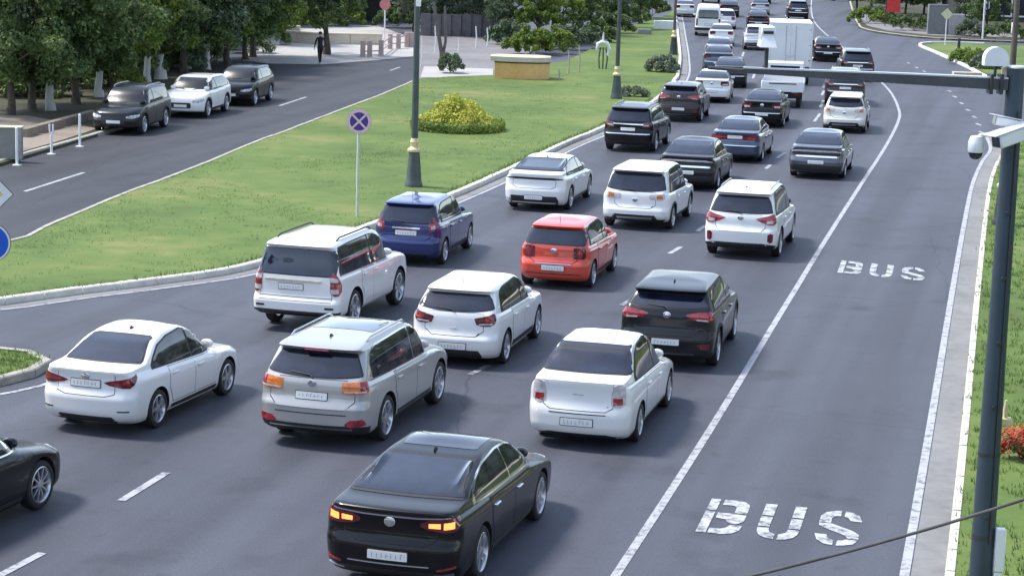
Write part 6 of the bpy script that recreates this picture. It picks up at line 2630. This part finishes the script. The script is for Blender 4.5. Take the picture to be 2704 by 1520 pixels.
wheelfix('prado', 1003, 765, .27, 'big boxy white off-road suv with upright tail lamps and black roof rails', 'suv')
wheelfix('cadenza', 1358, 1305, .275, 'shiny black sedan with glowing brake lamps in the near foreground', 'car', pt=black)
wheelfix('camry', 104, 1278, .33, 'black sedan cut off by the left edge, only its front half in view', 'car', pt=black)
q('band', 1845, 410, 'steel blue sedan with a dark red band across its boot', pt=steel)
q('bars', 1722, 480, 'dark grey sedan half hidden behind the white hatchback with the roof spoiler', 'car', pt=darkgrey)
q('bars', 2049, 452, 'gunmetal grey car with black and chrome bars across its stern', 'car', pt=gunmetal)
q('suv', 1576, 384, 'black suv with chrome strips beside the lawn kerb', 'suv', pt=black)
q('hatch_' if False else 'sport', 1704, 308, 'dark brown suv right behind the white older sedan by the lawn', 'suv', pt=brown)
q('sedan', 1788, 260, 'white older sedan in the lane nearest the lawn, ahead of the brown suv', pt=white)
q('sedan', 1914, 322, 'black sedan right behind the small white flatbed truck', pt=black)
q('riox2', 2121, 336, 'cream white hatchback hugging the solid lane line where it bends', pt=cream)
q('suv', 2124, 268, 'dark brown suv just ahead of the cream white hatchback', 'suv', pt=brown)
q('sedan', 1834, 222, 'dark grey sedan peeking out to the right of the white older sedan', pt=darkgrey, far=True)
q('sedan', 1806, 184, 'dark blue grey sedan two places ahead of the white older sedan', pt=steel, far=True)
q('sedan', 1808, 160, 'silver sedan with dark rear window, third ahead of the white older sedan', pt=silver, far=True)
q('sedan', 1814, 118, 'white sedan close behind the white minibus', pt=white, far=True)
q('van', 1780, 92, 'white minibus with one large dark rear window', 'minibus', pt=white)
q('polo', 1824, 74, 'white hatchback half hidden to the right of the minibus', pt=white, far=True)
q('sedan', 1834, 44, 'dark car beyond the white minibus, on its right', pt=darkgrey, far=True)
q('sedan', 1722, 44, 'white car at the far left of the queue by the thin dark lamp post', pt=white, far=True)
q('suv', 1788, 8, 'steel blue car at the very top of the queue over the minibus roof', 'car', pt=steel, far=True)
q('cross', 1906, 128, 'white car just left of the white box truck', pt=white, far=True)
q('sedan', 1907, 76, 'black car second in line beyond the left side of the box truck', pt=black, far=True)
q('sedan', 1912, 40, 'silver car third in line beyond the left side of the box truck', pt=silver, far=True)
q('suv', 1917, 10, 'dark suv at the top edge in the middle lane', 'suv', pt=darkgrey, far=True)
q('suv', 2007, 52, 'black suv straight beyond the roof of the box truck', 'suv', pt=black, far=True)
q('sedan', 2008, 16, 'grey sedan at the top edge in the right lane', pt=silver, far=True)
q('sedan', 2082, 157, 'black sedan passing on the right of the white box truck', pt=black)
q('suv', 2156, 206, 'dark suv with pale roof beside the long grey camera arm', 'suv', pt=darkgrey)


def parked(key, px, py, psi, *a, **k):
    """placed by the middle of the front bumper"""
    k.setdefault('glass', dusty)
    p = G(px * K, py * K)
    L = T_(key).c['L']
    return car_c(key, p.x - L * math.sin(psi), p.y - L * math.cos(psi), psi, *a, group='cars parked along the shady side road', **k)


parked('suv', 284, 341, PI + .13, 'dark suv parked nearest of the three under the trees', 'suv', pt=darkgrey)
parked('sport', 453, 298, PI + .14, 'white suv with black grille parked between two dark ones', 'suv', pt=white)
parked('sport', 577, 268, PI + .13, 'dark suv parked farthest along the shady side road', 'suv', pt=black)


def wheelset(root, Rw, ys, W2, style='steel', rimkey=alloy, dual=False):
    wheel_meshes(Rw, style)
    t, r, b = WHEELS[(round(Rw, 3), style)]
    for y in ys:
        for sg in (-1, 1):
            wl = b.build('wheel', under, root, loc=(sg * (W2 - .13), y, Rw))
            wl.rotation_euler = (0, 0, 0 if sg > 0 else PI)
            t.build('tyre', rubber, wl)
            r.build('rim', rimkey, wl)


def box_truck(X, Y, psi):
    root = empty('box_truck', (X, Y, 0), -psi)
    tag(root, 'white box truck with closed rear doors towering over the queue', 'truck', 'trucks in the queue')
    b = MB()
    b.box(-1.10, 1.10, 0, 4.3, .95, 3.21, .03)
    body = b.build('cargo_box', white, root)
    f = MB()
    for x0, x1, y0, y1, z0, z1 in ((-1.12, 1.12, -.015, .03, .93, 1.02), (-1.12, 1.12, -.015, .03, 3.12, 3.22), (-1.12, -1.04, -.016, .03, 1.0, 3.16), (1.04, 1.12, -.016, .03, 1.0, 3.16)):
        f.box(x0, x1, y0, y1, z0, z1, .008)
    f.build('door_frame', white, root)
    for sg in (-1, 1):
        d = MB()
        d.box(min(.012 * sg, 1.03 * sg), max(.012 * sg, 1.03 * sg), -.022, .0, 1.03, 3.11, .008)
        dd = d.build('rear_door', white, root)
        for z in (1.3, 2.1, 2.9):
            h = MB()
            h.box(sg * 1.0 - .06, sg * 1.0 + .06, -.04, -.015, z - .035, z + .035, .006)
            h.build('hinge', chrome, dd)
        h = MB()
        h.tube([(sg * .25, -.045, 1.06), (sg * .25, -.045, 3.06)], .014, 8)
        h.tube([(sg * .25, -.05, 1.5), (sg * .02, -.06, 1.5)], .012, 6)
        h.build('lock_bar', chrome, dd)
        l = MB()
        l.box(sg * .85 - .16, sg * .85 + .16, .05, .12, .66, .80, .01)
        l.build('tail_light', lred, root)
    c = MB()
    c.box(-.45, .45, .1, 5.6, .62, .90, .01)
    c.box(-1.0, 1.0, .06, .14, .50, .62, .01)
    c.build('chassis', under, root)
    cb = MB()
    vs = []
    for y, zz, ww in ((4.42, 2.35, .98), (5.55, 2.30, .98), (6.05, 1.5, 1.0), (6.15, .6, 1.0)):
        pass
    prof = [(4.42, .55), (6.12, .55), (6.15, 1.35), (5.75, 2.28), (4.42, 2.36)]
    vs = [(-1.0, y, z) for y, z in prof] + [(1.0, y, z) for y, z in prof]
    cb.add(vs, [(0, 1, 2, 3, 4), (9, 8, 7, 6, 5), (0, 5, 6, 1), (1, 6, 7, 2), (2, 7, 8, 3), (3, 8, 9, 4), (4, 9, 5, 0)])
    cb.build('cab', white, root, smooth=False)
    for sg in (-1, 1):
        g = MB()
        g.add([(sg * 1.006, y, z) for y, z in ((4.7, 1.45), (5.95, 1.45), (5.66, 2.12), (4.7, 2.15))], [(0, 1, 2, 3) if sg > 0 else (3, 2, 1, 0)])
        g.build('side_window', sglass, root)
        mm = MB()
        mm.tube([(sg * 1.0, 5.8, 1.9), (sg * 1.32, 5.75, 1.98)], .02, 6)
        mm.box(sg * 1.33 - .09, sg * 1.33 + .09, 5.70, 5.78, 1.62, 2.05, .02)
        mm.build('mirror', trim, root)
    wheelset(root, .40, (1.1, 5.2), 1.06)


def flatbed(X, Y, psi):
    root = empty('flatbed_truck', (X, Y, 0), -psi)
    tag(root, 'small white flatbed truck with low sides, ahead of the black sedan', 'truck', 'trucks in the queue')
    fl = MB()
    fl.box(-.93, .93, .03, 2.75, .78, .86, .008)
    fl.build('bed_floor', mat('bed_floor', (.35, .35, .36), .7, var=.3), root)
    for nm, x0, x1, y0, y1 in (('tailgate', -.95, .95, -.03, .03), ('side_board', -.98, -.93, .04, 2.75), ('side_board', .93, .98, .04, 2.75), ('headboard', -.95, .95, 2.76, 2.82)):
        s_ = MB()
        s_.box(x0, x1, y0, y1, .74, 1.20 + (.25 if nm == 'headboard' else 0), .012)
        s_.build(nm, white, root)
    st = MB()
    st.box(-.62, .62, -.045, -.028, 1.08, 1.13, .004)
    st.build('gate_recess', trim, root)
    p = MB()
    p.box(-.26, .26, -.03, -.015, .52, .63, .003)
    p.build('number_plate', platem, root)
    c = MB()
    c.box(-.38, .38, .1, 4.4, .50, .75, .01)
    c.box(-.85, .85, .0, .08, .45, .70, .01)
    c.build('chassis', under, root)
    cb = MB()
    prof = [(2.95, .50), (4.62, .50), (4.66, 1.15), (4.30, 1.88), (3.05, 1.93), (2.95, 1.85)]
    n = len(prof)
    cb.add([(-.84, y, z) for y, z in prof] + [(.84, y, z) for y, z in prof], [tuple(range(n)), tuple(reversed(range(n, 2 * n)))] + [(i, n + i, n + (i + 1) % n, (i + 1) % n) for i in range(n)])
    cb.build('cab', white, root, smooth=False)
    g = MB()
    g.box(-.68, .68, 2.93, 2.948, 1.28, 1.72)
    g.build('rear_window', glass, root)
    for sg in (-1, 1):
        g = MB()
        g.add([(sg * .846, y, z) for y, z in ((3.2, 1.22), (4.5, 1.22), (4.28, 1.78), (3.2, 1.80))], [(0, 1, 2, 3) if sg > 0 else (3, 2, 1, 0)])
        g.build('side_window', sglass, root)
        l = MB()
        l.box(sg * .70 - .13, sg * .70 + .13, -.02, .01, .56, .66, .006)
        l.build('tail_light', lred, root)
        mm = MB()
        mm.box(sg * 1.0 - .10, sg * 1.0 + .10, 4.2, 4.27, 1.25, 1.62, .02)
        mm.build('mirror', trim, root)
    wheelset(root, .31, (.9, 3.75), .86)


p = G(1984 * K, 214 * K)
box_truck(p.x, p.y, hd(p.y))
p = G(1966 * K, 272 * K)
flatbed(p.x, p.y, hd(p.y))
